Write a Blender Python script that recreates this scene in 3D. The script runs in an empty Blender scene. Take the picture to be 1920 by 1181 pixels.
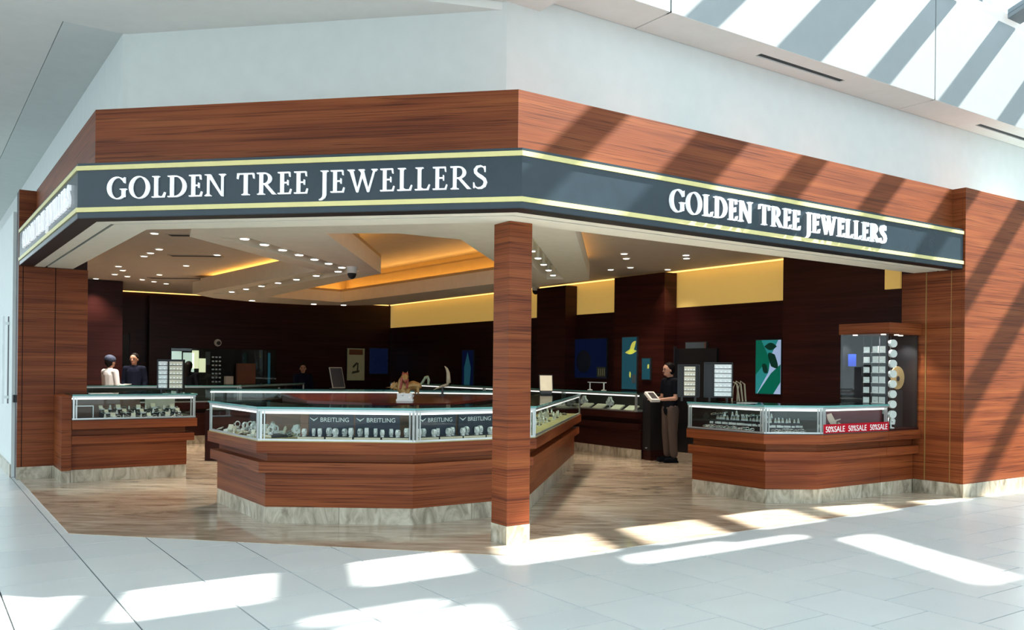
import bpy, bmesh, math, random
from mathutils import Vector, Matrix
random.seed(7)
scene = bpy.context.scene
C = scene.collection

# ------------------------------------------------------------------ camera, sky, sun, exposure
CAM_H = 1.55
HEAD = math.radians(34.5)
cam_d = bpy.data.cameras.new('camera')
cam_d.lens = 36 * 1640 / 1920
cam_d.sensor_width = 36
cam_d.shift_y = 99.5 / 1920
cam_d.clip_end = 300
cam = bpy.data.objects.new('camera', cam_d)
C.objects.link(cam)
cam.matrix_world = (Matrix.Translation((0, 0, CAM_H)) @ Matrix.Rotation(-HEAD, 4, 'Z')
                    @ Matrix.Rotation(math.pi / 2, 4, 'X') @ Matrix.Rotation(0.0105, 4, 'Z'))
scene.camera = cam

w = bpy.data.worlds.new('sky'); scene.world = w; w.use_nodes = True
bg = w.node_tree.nodes['Background']
bg.inputs[0].default_value = (0.76, 0.93, 1.0, 1)
bg.inputs[1].default_value = 1.6

SUN = Vector((-1.007, 0.218, -1.0)).normalized()      # direction the light travels
sd = bpy.data.lights.new('sun', 'SUN'); sd.energy = 29.0; sd.angle = math.radians(1.1); sd.color = (1.0, 0.95, 0.86)
so = bpy.data.objects.new('sun', sd); C.objects.link(so)
so.rotation_euler = SUN.to_track_quat('-Z', 'Y').to_euler()
so.location = (9, 2, 14)

vs = scene.view_settings
vs.view_transform = 'Standard'; vs.look = 'None'; vs.gamma = 1.0; vs.use_curve_mapping = False
vs.exposure = 0.3

# ------------------------------------------------------------------ helpers: coordinates
FW = (math.sin(HEAD), math.cos(HEAD)); RT = (math.cos(HEAD), -math.sin(HEAD))
def to_px(x, y, z):
    d = x * FW[0] + y * FW[1]; l = x * RT[0] + y * RT[1]
    if d < 0.3: return None
    X = l / d * 1640
    return 960 + X, 690 + (CAM_H - z) / d * 1640 + .0105 * X
def ground(px, py, z=0.0):          # survey of the photo: where a sight line meets the level z
    X = px - 960; Y = (py - 690) - .0135 * X
    d = 1640 * (CAM_H - z) / Y
    return (d * (FW[0] + X / 1640 * RT[0]), d * (FW[1] + X / 1640 * RT[1]))

# ------------------------------------------------------------------ helpers: materials
M = {}
def new_mat(name):
    m = bpy.data.materials.new(name); m.use_nodes = True; M[name] = m
    nt = m.node_tree; b = nt.nodes['Principled BSDF']
    return m, nt, b
def lin(r, g, b): 
    f = lambda c: (c / 255 / 12.92) if c / 255 < .04045 else ((c / 255 + .055) / 1.055) ** 2.4
    return (f(r), f(g), f(b), 1)
def plain(name, col, rough=.5, metal=0.0, emit=None, es=0.0, spec=None, noise=0.06, nscale=6.0, coat=0.0):
    m, nt, b = new_mat(name)
    b.inputs['Roughness'].default_value = rough; b.inputs['Metallic'].default_value = metal
    if coat: b.inputs['Coat Weight'].default_value = coat
    if spec is not None: b.inputs['Specular IOR Level'].default_value = spec
    n = nt.nodes.new('ShaderNodeTexNoise'); n.inputs['Scale'].default_value = nscale; n.inputs['Detail'].default_value = 3
    g = nt.nodes.new('ShaderNodeNewGeometry'); nt.links.new(g.outputs['Position'], n.inputs['Vector'])
    r = nt.nodes.new('ShaderNodeValToRGB')
    r.color_ramp.elements[0].position = .3; r.color_ramp.elements[1].position = .7
    r.color_ramp.elements[0].color = tuple(c * (1 - noise) for c in col[:3]) + (1,)
    r.color_ramp.elements[1].color = tuple(min(1, c * (1 + noise)) for c in col[:3]) + (1,)
    nt.links.new(n.outputs['Fac'], r.inputs['Fac']); nt.links.new(r.outputs['Color'], b.inputs['Base Color'])
    if emit:
        b.inputs['Emission Color'].default_value = emit; b.inputs['Emission Strength'].default_value = es
    return m
def pos_map(nt, scale, rotz=0.0):
    g = nt.nodes.new('ShaderNodeNewGeometry')
    a = nt.nodes.new('ShaderNodeMapping'); a.inputs['Rotation'].default_value = (0, 0, rotz)
    nt.links.new(g.outputs['Position'], a.inputs['Vector'])
    s = nt.nodes.new('ShaderNodeMapping'); s.inputs['Scale'].default_value = scale
    nt.links.new(a.outputs['Vector'], s.inputs['Vector'])
    return s.outputs['Vector']
def ramp(nt, fac, stops):
    r = nt.nodes.new('ShaderNodeValToRGB'); e = r.color_ramp.elements
    e[0].position, e[0].color = stops[0]; e[1].position, e[1].color = stops[-1]
    for p, c in stops[1:-1]:
        k = e.new(p); k.color = c
    nt.links.new(fac, r.inputs['Fac']); return r.outputs['Color']
def mixc(nt, a, b, fac, mode='MULTIPLY'):
    n = nt.nodes.new('ShaderNodeMix'); n.data_type = 'RGBA'; n.blend_type = mode
    n.inputs[0].default_value = fac if not hasattr(fac, 'links') else 0
    if hasattr(fac, 'links'): nt.links.new(fac, n.inputs[0])
    nt.links.new(a, n.inputs[6]); nt.links.new(b, n.inputs[7]); return n.outputs[2]
def noise(nt, vec, scale=1.0, detail=4.0, dist=0.0, rough=.55):
    n = nt.nodes.new('ShaderNodeTexNoise'); n.inputs['Scale'].default_value = scale; n.inputs['Detail'].default_value = detail
    n.inputs['Distortion'].default_value = dist; n.inputs['Roughness'].default_value = rough
    nt.links.new(vec, n.inputs['Vector']); return n.outputs['Fac']
def wood(name, light, mid, dark, rough=.42, lines=1.0):
    m, nt, b = new_mat(name)
    a = noise(nt, pos_map(nt, (.5, .5, 13)), 1.0, 4, .5)
    base = ramp(nt, a, [(.25, dark), (.5, mid), (.75, light)])
    W1 = (1, 1, 1, 1); D1 = (.30, .22, .19, 1)
    l = noise(nt, pos_map(nt, (.30, .30, 46)), 1.0, 1.5, .25)
    col = mixc(nt, base, ramp(nt, l, [(.0, W1), (.488, W1), (.518, D1), (.548, W1), (1.0, W1)]), .9 * lines)
    l2 = noise(nt, pos_map(nt, (.45, .45, 80)), 1.0, 1.5, .25)
    col = mixc(nt, col, ramp(nt, l2, [(.0, W1), (.585, W1), (.62, D1), (.655, W1), (1.0, W1)]), .75 * lines)
    v = noise(nt, pos_map(nt, (.6, .6, 1.6)), 1.0, 2)
    col = mixc(nt, col, ramp(nt, v, [(.3, (.74, .70, .70, 1)), (.7, (1, 1, 1, 1))]), 1.0)
    nt.links.new(col, b.inputs['Base Color'])
    b.inputs['Roughness'].default_value = rough; b.inputs['Specular IOR Level'].default_value = .22
    return m
wood('wood', (.35, .105, .031, 1), (.265, .066, .019, 1), (.16, .034, .010, 1))
wood('dark_wood', (.060, .014, .011, 1), (.040, .009, .008, 1), (.022, .005, .006, 1), rough=.35, lines=.6)
wood('panel_wood', (.085, .020, .013, 1), (.058, .012, .009, 1), (.034, .007, .006, 1), rough=.35, lines=.6)
wood('red_wood', (.13, .028, .022, 1), (.10, .02, .016, 1), (.07, .013, .012, 1), rough=.16, lines=.3)
def marble():
    m, nt, b = new_mat('marble')
    vec = pos_map(nt, (1.2, 5.0, 1), math.radians(34.5))
    a = noise(nt, vec, .8, 6, 1.6, .62)
    base = ramp(nt, a, [(.25, (.22, .165, .12, 1)), (.42, (.44, .345, .255, 1)), (.56, (.62, .52, .40, 1)), (.74, (.80, .72, .59, 1))])
    v = noise(nt, pos_map(nt, (.9, .9, 1)), .8, 3)
    col = mixc(nt, base, ramp(nt, v, [(.3, (.80, .74, .70, 1)), (.7, (1, 1, 1, 1))]), 1.0)
    nt.links.new(col, b.inputs['Base Color']); b.inputs['Roughness'].default_value = .09
marble()
def stone():
    m, nt, b = new_mat('stone')
    a = noise(nt, pos_map(nt, (5, 5, 2.2)), 1.3, 6, 1.4, .6)
    base = ramp(nt, a, [(.3, (.20, .17, .12, 1)), (.48, (.42, .37, .28, 1)), (.6, (.55, .50, .40, 1)), (.75, (.68, .63, .53, 1))])
    nt.links.new(base, b.inputs['Base Color']); b.inputs['Roughness'].default_value = .3
stone()
def tile():
    m, nt, b = new_mat('tile')
    oi = nt.nodes.new('ShaderNodeObjectInfo')
    c = ramp(nt, oi.outputs['Random'], [(0, (.69, .73, .745, 1)), (.5, (.73, .76, .76, 1)), (1, (.75, .78, .785, 1))])
    v = noise(nt, pos_map(nt, (2, 2, 1)), 1.0, 4)
    col = mixc(nt, c, ramp(nt, v, [(.3, (.95, .95, .95, 1)), (.7, (1, 1, 1, 1))]), 1.0)
    nt.links.new(col, b.inputs['Base Color']); b.inputs['Roughness'].default_value = .28
tile()
def glass(name, tint, refl):
    m = bpy.data.materials.new(name); m.use_nodes = True; M[name] = m
    nt = m.node_tree; nt.nodes.remove(nt.nodes['Principled BSDF']); out = nt.nodes['Material Output']
    t = nt.nodes.new('ShaderNodeBsdfTransparent'); t.inputs[0].default_value = tint
    g = nt.nodes.new('ShaderNodeBsdfGlossy'); g.inputs['Roughness'].default_value = .02
    lw = nt.nodes.new('ShaderNodeLayerWeight'); lw.inputs['Blend'].default_value = .5
    pw = nt.nodes.new('ShaderNodeMath'); pw.operation = 'POWER'; pw.inputs[1].default_value = 4.5
    ml = nt.nodes.new('ShaderNodeMath'); ml.operation = 'MULTIPLY_ADD'; ml.inputs[1].default_value = refl; ml.inputs[2].default_value = .03
    nt.links.new(lw.outputs['Facing'], pw.inputs[0]); nt.links.new(pw.outputs[0], ml.inputs[0])
    mx = nt.nodes.new('ShaderNodeMixShader')
    nt.links.new(ml.outputs[0], mx.inputs[0]); nt.links.new(t.outputs[0], mx.inputs[1]); nt.links.new(g.outputs[0], mx.inputs[2])
    nt.links.new(mx.outputs[0], out.inputs['Surface'])
glass('glass', (.95, .97, .96, 1), .30)
glass('top_glass', (.72, .86, .84, 1), .42)
glass('sky_glass', (.97, .99, 1, 1), .15)
plain('glass_edge', (.12, .34, .33, 1), .15)
plain('white_wall', (.77, .805, .79, 1), .6, noise=.02)
plain('white_ceiling', (.88, .885, .85, 1), .65, noise=.02)
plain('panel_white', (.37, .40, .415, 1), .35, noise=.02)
plain('seam', (.25, .27, .28, 1), .8)
plain('grout', (.06, .07, .075, 1), .8)
plain('navy', (.016, .032, .046, 1), .25, noise=.1)
plain('black', (.006, .006, .008, 1), .5)
plain('gold', (.82, .72, .31, 1), .42, noise=.04)
plain('letter_white', (.88, .90, .92, 1), .35, emit=(.9, .95, 1, 1), es=.35, noise=.01)  # slight emission added to keep the letters bright in shade
plain('cream', (.92, .87, .74, 1), .6, noise=.02)
plain('slab', (.86, .80, .68, 1), .7, noise=.03)
plain('shop_ceiling', (.62, .54, .47, 1), .7, noise=.03)
plain('tray_paint', (.55, .40, .20, 1), .7, noise=.03)
plain('amber_light', (.9, .6, .2, 1), .5, emit=(1.0, .56, .14, 1), es=6.5)
plain('amber_soft', (.9, .6, .2, 1), .5, emit=(1.0, .62, .18, 1), es=1.6)
plain('amber_mid', (.9, .6, .2, 1), .5, emit=(1.0, .58, .15, 1), es=3.5)
plain('yellow_wall_glow', (.85, .62, .20, 1), .6, emit=(.85, .52, .13, 1), es=.30, noise=.02)  # emission makes the amber surface glow evenly, as if backlit
plain('lamp_white', (1, .95, .9, 1), .5, emit=(1, .92, .82, 1), es=2.0)
plain('lamp_bright', (1, .95, .9, 1), .5, emit=(1, .90, .78, 1), es=6.0)
plain('led_bar', (1, 1, 1, 1), .5, emit=(1, .98, .92, 1), es=1.1)
plain('steel', (.62, .65, .65, 1), .3, .75)
plain('dark_metal', (.05, .05, .055, 1), .4, .4)
plain('skylight_frame', (.20, .23, .25, 1), .5)
plain('concrete', (.6, .62, .62, 1), .8)
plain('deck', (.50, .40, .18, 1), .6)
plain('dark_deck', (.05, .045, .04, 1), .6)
plain('velvet', (.03, .03, .035, 1), .9)
plain('cream_leather', (.75, .68, .54, 1), .6)
plain('white_stand', (.85, .86, .85, 1), .5)
plain('silver', (.75, .75, .74, 1), .25, .9)
plain('gold_metal', (.75, .52, .18, 1), .3, .85)
plain('card_navy', (.012, .022, .05, 1), .4)
plain('print_white', (.93, .94, .95, 1), .6)
plain('card_brown', (.22, .10, .06, 1), .5)
plain('burgundy', (.10, .018, .026, 1), .4)
plain('sale_red', (.42, .006, .018, 1), .6, spec=.1)
plain('print_beige', (.62, .47, .38, 1), .6)
plain('skin', (.55, .30, .21, 1), .55)
plain('hair', (.010, .008, .008, 1), .5, spec=.05)
plain('cloth_black', (.008, .009, .013, 1), .85, spec=.05)
plain('cloth_navy', (.010, .013, .028, 1), .85, spec=.05)
plain('cloth_white', (.86, .89, .95, 1), .8)
plain('cap_blue', (.03, .045, .09, 1), .8)
plain('trousers', (.10, .07, .06, 1), .85)
plain('paper', (.80, .80, .77, 1), .6)
plain('lip', (.25, .06, .06, 1), .5)
plain('screen_blue', (.004, .008, .03, 1), .2, emit=(.01, .03, .16, 1), es=.08)
plain('screen_teal', (.01, .05, .07, 1), .2, emit=(.03, .16, .22, 1), es=.22)
plain('screen_green', (.0, .12, .07, 1), .3, emit=(.0, .16, .10, 1), es=.35)
plain('screen_teal2', (.02, .22, .22, 1), .3, emit=(.02, .25, .26, 1), es=.45)
plain('screen_pale', (.3, .4, .6, 1), .3, emit=(.32, .42, .62, 1), es=.6)
plain('screen_dark', (.005, .05, .03, 1), .3, emit=(.0, .03, .02, 1), es=.3)
plain('screen_yellow', (.6, .6, .1, 1), .3, emit=(.75, .8, .15, 1), es=.3)
plain('poster_olive', (.22, .22, .13, 1), .5, emit=(.20, .19, .10, 1), es=.15)
plain('poster_dark', (.07, .08, .06, 1), .5)
plain('poster_grey', (.10, .13, .16, 1), .5)
plain('niche_light', (.6, .75, .66, 1), .5, emit=(.55, .72, .62, 1), es=.7)
plain('niche_yellow', (.7, .75, .5, 1), .5, emit=(.72, .78, .5, 1), es=.8)
plain('leather_brown', (.20, .085, .05, 1), .55)
plain('bronze', (.34, .19, .06, 1), .4, .35)
plain('bronze_red', (.30, .055, .035, 1), .45, .2)
plain('bronze_green', (.22, .26, .17, 1), .5, .3)
plain('ivory', (.55, .48, .34, 1), .45)
plain('tan_disc', (.45, .30, .14, 1), .5)
plain('blue_card', (.02, .06, .45, 1), .4, emit=(.02, .06, .5, 1), es=.3)

# ------------------------------------------------------------------ helpers: objects
def link(name, me, m, parent=None, loc=None):
    if m is not None: me.materials.append(M[m]) if not me.materials else None
    o = bpy.data.objects.new(name, me); C.objects.link(o)
    if parent is not None:
        o.parent = parent
        o.matrix_parent_inverse = Matrix.Translation(-parent.location) if loc is None else Matrix.Identity(4)
    if loc is not None: o.location = loc
    return o
def tag(o, label=None, cat=None, group=None, kind=None):
    if label: o['label'] = label
    if cat: o['category'] = cat
    if group: o['group'] = group
    if kind: o['kind'] = kind
    return o
def thing(name, label, cat, loc=(0, 0, 0), group=None, rz=0.0):
    o = bpy.data.objects.new(name, None); C.objects.link(o); o.location = loc
    o.empty_display_size = .1; o.rotation_euler = (0, 0, rz)
    return tag(o, label, cat, group)
def mesh_from(bm, name, smooth=False):
    bmesh.ops.recalc_face_normals(bm, faces=bm.faces)
    me = bpy.data.meshes.new(name); bm.to_mesh(me); bm.free()
    if smooth:
        for p in me.polygons: p.use_smooth = True
    return me
def add_box(bm, x0, x1, y0, y1, z0, z1):
    v = [bm.verts.new((x, y, z)) for z in (z0, z1) for y in (y0, y1) for x in (x0, x1)]
    for f in ((0, 1, 3, 2), (4, 6, 7, 5), (0, 4, 5, 1), (2, 3, 7, 6), (0, 2, 6, 4), (1, 5, 7, 3)):
        bm.faces.new([v[i] for i in f])
    return v
def add_prism(bm, poly, z0, z1):
    a = [bm.verts.new((p[0], p[1], z0)) for p in poly]; b = [bm.verts.new((p[0], p[1], z1)) for p in poly]
    n = len(poly)
    bm.faces.new(a[::-1]); bm.faces.new(b)
    for i in range(n): bm.faces.new((a[i], a[(i + 1) % n], b[(i + 1) % n], b[i]))
def box(name, b, m, parent=None, bevel=0.0):
    bm = bmesh.new(); add_box(bm, *b)
    if bevel: bmesh.ops.bevel(bm, geom=bm.edges[:], offset=bevel, segments=1, affect='EDGES')
    return link(name, mesh_from(bm, name), m, parent)
def prism(name, poly, z0, z1, m, parent=None):
    bm = bmesh.new(); add_prism(bm, poly, z0, z1)
    return link(name, mesh_from(bm, name), m, parent)
def tube(bm, pts, rad, seg=8):
    """swept tube through pts; rad a number or list"""
    n = len(pts); pts = [Vector(p) for p in pts]; rad = rad if isinstance(rad, (list, tuple)) else [rad] * n
    rings = []
    for i, p in enumerate(pts):
        d = (pts[min(i + 1, n - 1)] - pts[max(i - 1, 0)]).normalized()
        up = Vector((0, 0, 1)) if abs(d.z) < .9 else Vector((1, 0, 0))
        a = d.cross(up).normalized(); b = d.cross(a)
        rings.append([bm.verts.new(p + (a * math.cos(2 * math.pi * k / seg) + b * math.sin(2 * math.pi * k / seg)) * rad[i]) for k in range(seg)])
    for r0, r1 in zip(rings, rings[1:]):
        for k in range(seg): bm.faces.new((r0[k], r0[(k + 1) % seg], r1[(k + 1) % seg], r1[k]))
    bm.faces.new(rings[0][::-1]); bm.faces.new(rings[-1])
def lathe(bm, prof, seg=16, c=(0, 0, 0)):
    rings = [[bm.verts.new((c[0] + r * math.cos(2 * math.pi * k / seg), c[1] + r * math.sin(2 * math.pi * k / seg), c[2] + z)) for k in range(seg)] for r, z in prof]
    for r0, r1 in zip(rings, rings[1:]):
        for k in range(seg): bm.faces.new((r0[k], r0[(k + 1) % seg], r1[(k + 1) % seg], r1[k]))
    bm.faces.new(rings[0][::-1]); bm.faces.new(rings[-1])
def clip(poly, a, b, c):             # keep a*x+b*y>=c
    out = []
    for i in range(len(poly)):
        p, q = poly[i], poly[(i + 1) % len(poly)]
        fp, fq = a * p[0] + b * p[1] - c, a * q[0] + b * q[1] - c
        if fp >= 0: out.append(p)
        if (fp < 0) != (fq < 0):
            t = fp / (fp - fq); out.append((p[0] + t * (q[0] - p[0]), p[1] + t * (q[1] - p[1])))
    return out
def offset(path, o):                 # mitred offset to the right of travel (= outward)
    n = len(path); nor = []
    for i in range(n - 1):
        dx, dy = path[i + 1][0] - path[i][0], path[i + 1][1] - path[i][1]; l = math.hypot(dx, dy)
        nor.append((dy / l, -dx / l))
    out = []
    for i in range(n):
        a = nor[max(i - 1, 0)]; b = nor[min(i, n - 2)]
        k = 1 + a[0] * b[0] + a[1] * b[1]
        out.append((path[i][0] + o * (a[0] + b[0]) / k, path[i][1] + o * (a[1] + b[1]) / k))
    return out
def band(path, o0, o1, z0, z1, name, m, parent):      # the whole polyline as separate prisms, one object per segment
    A, B = offset(path, o0), offset(path, o1)
    return [prism(name, [A[i], A[i + 1], B[i + 1], B[i]], z0, z1, m, parent) for i in range(len(path) - 1)]

# ------------------------------------------------------------------ the setting: floors
floor = tag(box('floor', (-14, 30, -12, 30, -.2, -.012), 'grout'), 'pale grey stone tile floor of the mall concourse', None, None, 'structure')
TW, TL = .62, .64
me_tile = None
def tile_mesh(sx, sy, name, m, h=.009, g=.0055):
    bm = bmesh.new(); add_box(bm, g, sx - g, g, sy - g, -h, 0)
    me = mesh_from(bm, name); me.materials.append(M[m]); return me
me_tile = tile_mesh(TW, TL, 'floor_tile', 'tile')
def inview(poly, mx=160):
    ps = [to_px(x, y, 0) for x, y in poly]
    return any(p and -mx < p[0] < 1920 + mx and p[1] < 1181 + mx for p in ps)
n_t = 0
for i in range(-6, 24):
    x0 = 1.13 + TW * i
    for j in range(-7, 22):
        y0 = 4.43 + TL * j
        if i % 2 and j < 0: y0 = 4.10 + TL * j
        if i % 2 and j == 0 and inview([(x0, 4.1), (x0 + TW, 4.43)]):
            prism('floor_tile', [(x0 + .003, 4.103), (x0 + TW - .003, 4.103), (x0 + TW - .003, 4.427), (x0 + .003, 4.427)], -.012, -.003, 'tile', floor)
        p = [(x0, y0), (x0 + TW, y0), (x0 + TW, y0 + TL), (x0, y0 + TL)]
        if not inview(p): continue
        # wholly under the shop floor or the walls: skip
        if all(a > 1.25 and b > 5.8 and a + b > 10.2 for a, b in p): continue
        if x0 > 13.2 or y0 > 16: continue
        o = link('floor_tile', me_tile, None, floor); o.location = (x0, y0, -.003); o.matrix_parent_inverse = Matrix.Identity(4)
        n_t += 1
sfl = tag(box('floor_shop', (1.3, 12.2, 6.9, 24.4, -.0119, -.006), 'grout'), 'polished brown veined marble floor of the shop', None, None, 'structure')
me_m = tile_mesh(.78, .78, 'marble_tile', 'marble', .0055, .0012)
for i in range(15):
    for j in range(25):
        x0, y0 = 1.20 + .78 * i, 5.70 + .78 * j
        p = [(x0 + .0012, y0 + .0012), (x0 + .7788, y0 + .0012), (x0 + .7788, y0 + .7788), (x0 + .0012, y0 + .7788)]
        if x0 > 12 or y0 > 24 or not inview(p): continue
        q = clip(p, 1, 1, 10.06)
        if len(q) < 3: continue
        if q == p:
            o = link('marble_tile', me_m, None, sfl); o.location = (x0, y0, 0); o.matrix_parent_inverse = Matrix.Identity(4)
        else:
            prism('marble_tile', q, -.0055, 0, 'marble', sfl)

# ------------------------------------------------------------------ the setting: facade walls, ceilings, skylight
SIGN = [(1.17, 13.22), (1.21, 8.62), (4.05, 5.78), (10.74, 5.78)]        # face line of the sign, travel so that right = outward
WALL = [(1.62, 26), (1.66, 9.10), (1.70, 9.08), (4.34, 6.45), (24, 6.45)]
def structure(o, label): return tag(o, label, None, None, 'structure')
A_, B_ = WALL, offset(WALL, -.25)
structure(prism('wall_left', [WALL[0], WALL[1], WALL[2], B_[2], B_[0]], 3.2, 5.2, 'white_wall'), 'plain white upper wall along the left of the shop')
structure(prism('wall_front', [WALL[2], WALL[3], B_[3], B_[2]], 3.2, 5.2, 'white_wall'), 'plain white wall above the angled shop front')
structure(prism('wall_right', [WALL[3], WALL[4], B_[4], B_[3]], 3.2, 5.2, 'white_wall'), 'plain white wall above the right shop front')
# lower mall wall beyond the left pillar
structure(box('wall_far_left', (1.13, 1.66, 13.62, 30, 0, 3.6), 'white_wall'), 'white mall wall beyond the left pillar')
bs = structure(box('baseboard_far_left', (1.115, 1.1299, 13.62, 30, -.003, .17), 'stone'), 'stone skirting of the far left wall')
structure(box('wall_far_right', (12.36, 24, 5.84, 6.2, 0, 3.7), 'white_wall'), 'white mall wall right of the wooden pillar')
structure(box('wall_sky_block_right', (21, 21.3, -12, 5.83, 0, 8.5), 'white_wall'), 'unseen white wall added on the right to cut sky light')  # out of view; added to hold back sky light from the right
# high ceiling
ce = structure(prism('ceiling', [(-2.2, 9.1), (-2.2, 3.2), (3.70, 3.2), (3.62, 6.0), (3.62, 6.72), (4.34, 6.47), (1.71, 9.10)], 4.735, 4.95, 'white_ceiling'), 'flat white mall ceiling above the shop front')
structure(prism('ceiling_step', [(3.66, 3.2), (4.70, 3.2), (4.70, 6.45), (4.33, 6.46), (3.66, 6.70)], 4.805, 4.955, 'white_ceiling'), 'narrow raised step of the white ceiling')
structure(prism('ceiling_corridor', [(-2.2, 9.1), (1.138, 9.1), (1.073, 30), (-2.2, 30)], 4.737, 4.95, 'white_ceiling'), 'white corridor ceiling on the left')
structure(prism('ceiling_strip', [(1.145, 9.1), (1.659, 9.1), (1.619, 30), (1.08, 30)], 4.736, 4.94, 'white_wall'), 'narrow dropped ceiling strip along the left wall')
# right bulkhead: soffit panels with slots, upright panels
bk = structure(box('ceiling_bulkhead', (4.72, 24, 6.02, 6.44, 4.93, 6.2), 'white_wall'), 'white bulkhead carrying the skylight')
xs = [4.705, 5.86, 10.37, 14.9, 19.4]
SLOT = [None, (7.40, 8.87), (11.87, 13.35), None]
for i in range(4):
    x0, x1 = xs[i] + .010, xs[i + 1] - .010
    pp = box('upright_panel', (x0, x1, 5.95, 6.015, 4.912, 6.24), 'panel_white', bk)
    if SLOT[i] is None:
        box('soffit_panel', (x0, x1, 5.951, 6.445, 4.91, 4.928), 'white_ceiling', bk)
    else:
        s0, s1 = SLOT[i]; bm = bmesh.new()
        for b in ((x0, s0, 5.951, 6.445), (s1, x1, 5.951, 6.445), (s0, s1, 5.951, 6.165), (s0, s1, 6.245, 6.445)):
            add_box(bm, *b, 4.91, 4.928)
        link('soffit_panel', mesh_from(bm, 'soffit_panel'), 'white_ceiling', bk)
        box('air_slot', (s0, s1, 6.165, 6.245, 4.924, 4.9295), 'black', bk)
# skylight: sill, mullion feet, sloping rafters, panes, opaque roof beyond
sk = thing('skylight', 'glazed sloping skylight with grey rafters at the top right', 'skylight', (12, 5.95, 6.24)); sk['kind'] = 'structure'; del sk['category']
box('sill_frame', (4.8, 24, 5.97, 6.25, 6.242, 6.40), 'skylight_frame', sk)
for xm in (5.85, 8.75, 11.65, 14.55, 17.4):
    box('mullion', (xm - .13, xm + .13, 5.975, 6.2, 6.40, 6.62), 'skylight_frame', sk)
MS = .35
def sloped(name, x0, x1, t0, t1, h0, h1, m, parent):
    bm = bmesh.new(); v = []
    for h in (h0, h1):
        for t in (t0, t1):
            for x in (x0, x1): v.append(bm.verts.new((x, 5.95 - t, 6.30 + MS * t + h)))
    for f in ((0, 1, 3, 2), (4, 6, 7, 5), (0, 4, 5, 1), (2, 3, 7, 6), (0, 2, 6, 4), (1, 5, 7, 3)): bm.faces.new([v[i] for i in f])
    return link(name, mesh_from(bm, name), m, parent)
RAF = [(5.0, .34), (6.42, .34), (7.85, .34), (9.33, .62), (10.76, .34), (12.25, .34), (13.68, .36), (15.1, .34), (16.55, .5), (18.0, .34)]
for x, wd in RAF:
    sloped('rafter', x - wd / 2, x + wd / 2, .02, 1.80, 0, .12, 'skylight_frame', sk)
for (x, wd), (x2, w2) in zip(RAF, RAF[1:]):
    sloped('pane', x + wd / 2, x2 - w2 / 2, .02, 1.80, .05, .06, 'sky_glass', sk)
holes = [(14.40, 14.98, 2.6, 4.35), (9.25, 10.25, 2.42, 2.58), (9.45, 10.55, 2.72, 3.35), (12.0, 13.3, 2.06, 2.34), (13.2, 14.2, 2.2, 2.34), (7.6, 8.4, 2.42, 2.52)]
gx = sorted({2.9, 26.0} | {h[0] for h in holes} | {h[1] for h in holes}); holes += [(4.0, 9.0, 3.45, 5.95), (3.4, 22.0, 5.95, 11.0)]  # last two are unseen openings added so sunlit floor bounces light upward
gt = sorted({1.80, 14.0} | {h[2] for h in holes} | {h[3] for h in holes})
bm = bmesh.new()
for a, b in zip(gx, gx[1:]):
    for c, d in zip(gt, gt[1:]):
        if any(h[0] <= a and b <= h[1] and h[2] <= c and d <= h[3] for h in holes): continue
        v = [bm.verts.new((x, 5.95 - t, 6.30 + MS * t + h)) for h in (0, .15) for t in (c, d) for x in (a, b)]
        for f in ((0, 1, 3, 2), (4, 6, 7, 5), (0, 4, 5, 1), (2, 3, 7, 6), (0, 2, 6, 4), (1, 5, 7, 3)): bm.faces.new([v[i] for i in f])
structure(link('ceiling_roof', mesh_from(bm, 'ceiling_roof'), 'white_ceiling'), 'white sloping roof deck above the skylight band')
for h in holes[:-2]: sloped('pane', h[0], h[1], h[2], h[3], .05, .06, 'sky_glass', sk)

# ------------------------------------------------------------------ wooden fascia, sign, soffit
fas = tag(thing('trim_1', None, None, (4.2, 6.0, 3.2)), 'reddish brown wood fascia above the shop sign', None, None, 'structure')
f0 = [(1.20, 13.1), (1.36, 8.68), (4.112, 5.93), (10.76, 5.93)]
FA = [(1.36, 13.2)] + f0[1:]; FB = offset(WALL[1:], .0)
prism('side_panel', [FA[0], FA[1], (1.715, 9.06), (1.68, 9.12), (1.66, 13.2)], 3.2, 3.85, 'wood', fas)
prism('front_panel', [FA[1], FA[2], (4.335, 6.44), (1.72, 9.055)], 3.2, 3.85, 'wood', fas)
prism('right_panel', [FA[2], FA[3], (10.76, 6.44), (4.345, 6.44)], 3.2, 3.85, 'wood', fas)
sign = thing('shop_sign', 'navy sign band with gold stripes and white serif letters around the shop corner', 'sign', (4.05, 5.78, 2.84))
band(SIGN, 0, -.30, 2.845, 3.33, 'sign_panel', 'navy', sign)
band(SIGN, .012, .0, 3.265, 3.305, 'gold_stripe', 'gold', sign)
band(SIGN, .012, .0, 2.895, 2.935, 'gold_stripe', 'gold', sign)
band(SIGN, -.001, -.169, 2.838, 2.8449, 'sign_base', 'black', sign)
sf = tag(thing('ceiling_soffit', None, None, (4.2, 6.0, 2.8)), 'cream soffit under the sign', None, None, 'structure')
band(SIGN, -.17, -.30, 2.838, 2.8449, 'soffit_edge', 'cream', sf)
band(SIGN, -.33, -.64, 2.838, 3.0, 'soffit_board', 'cream', sf)
band(SIGN, -.3001, -.3299, 2.86, 3.0, 'shadow_gap', 'dark_metal', sf)

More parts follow.
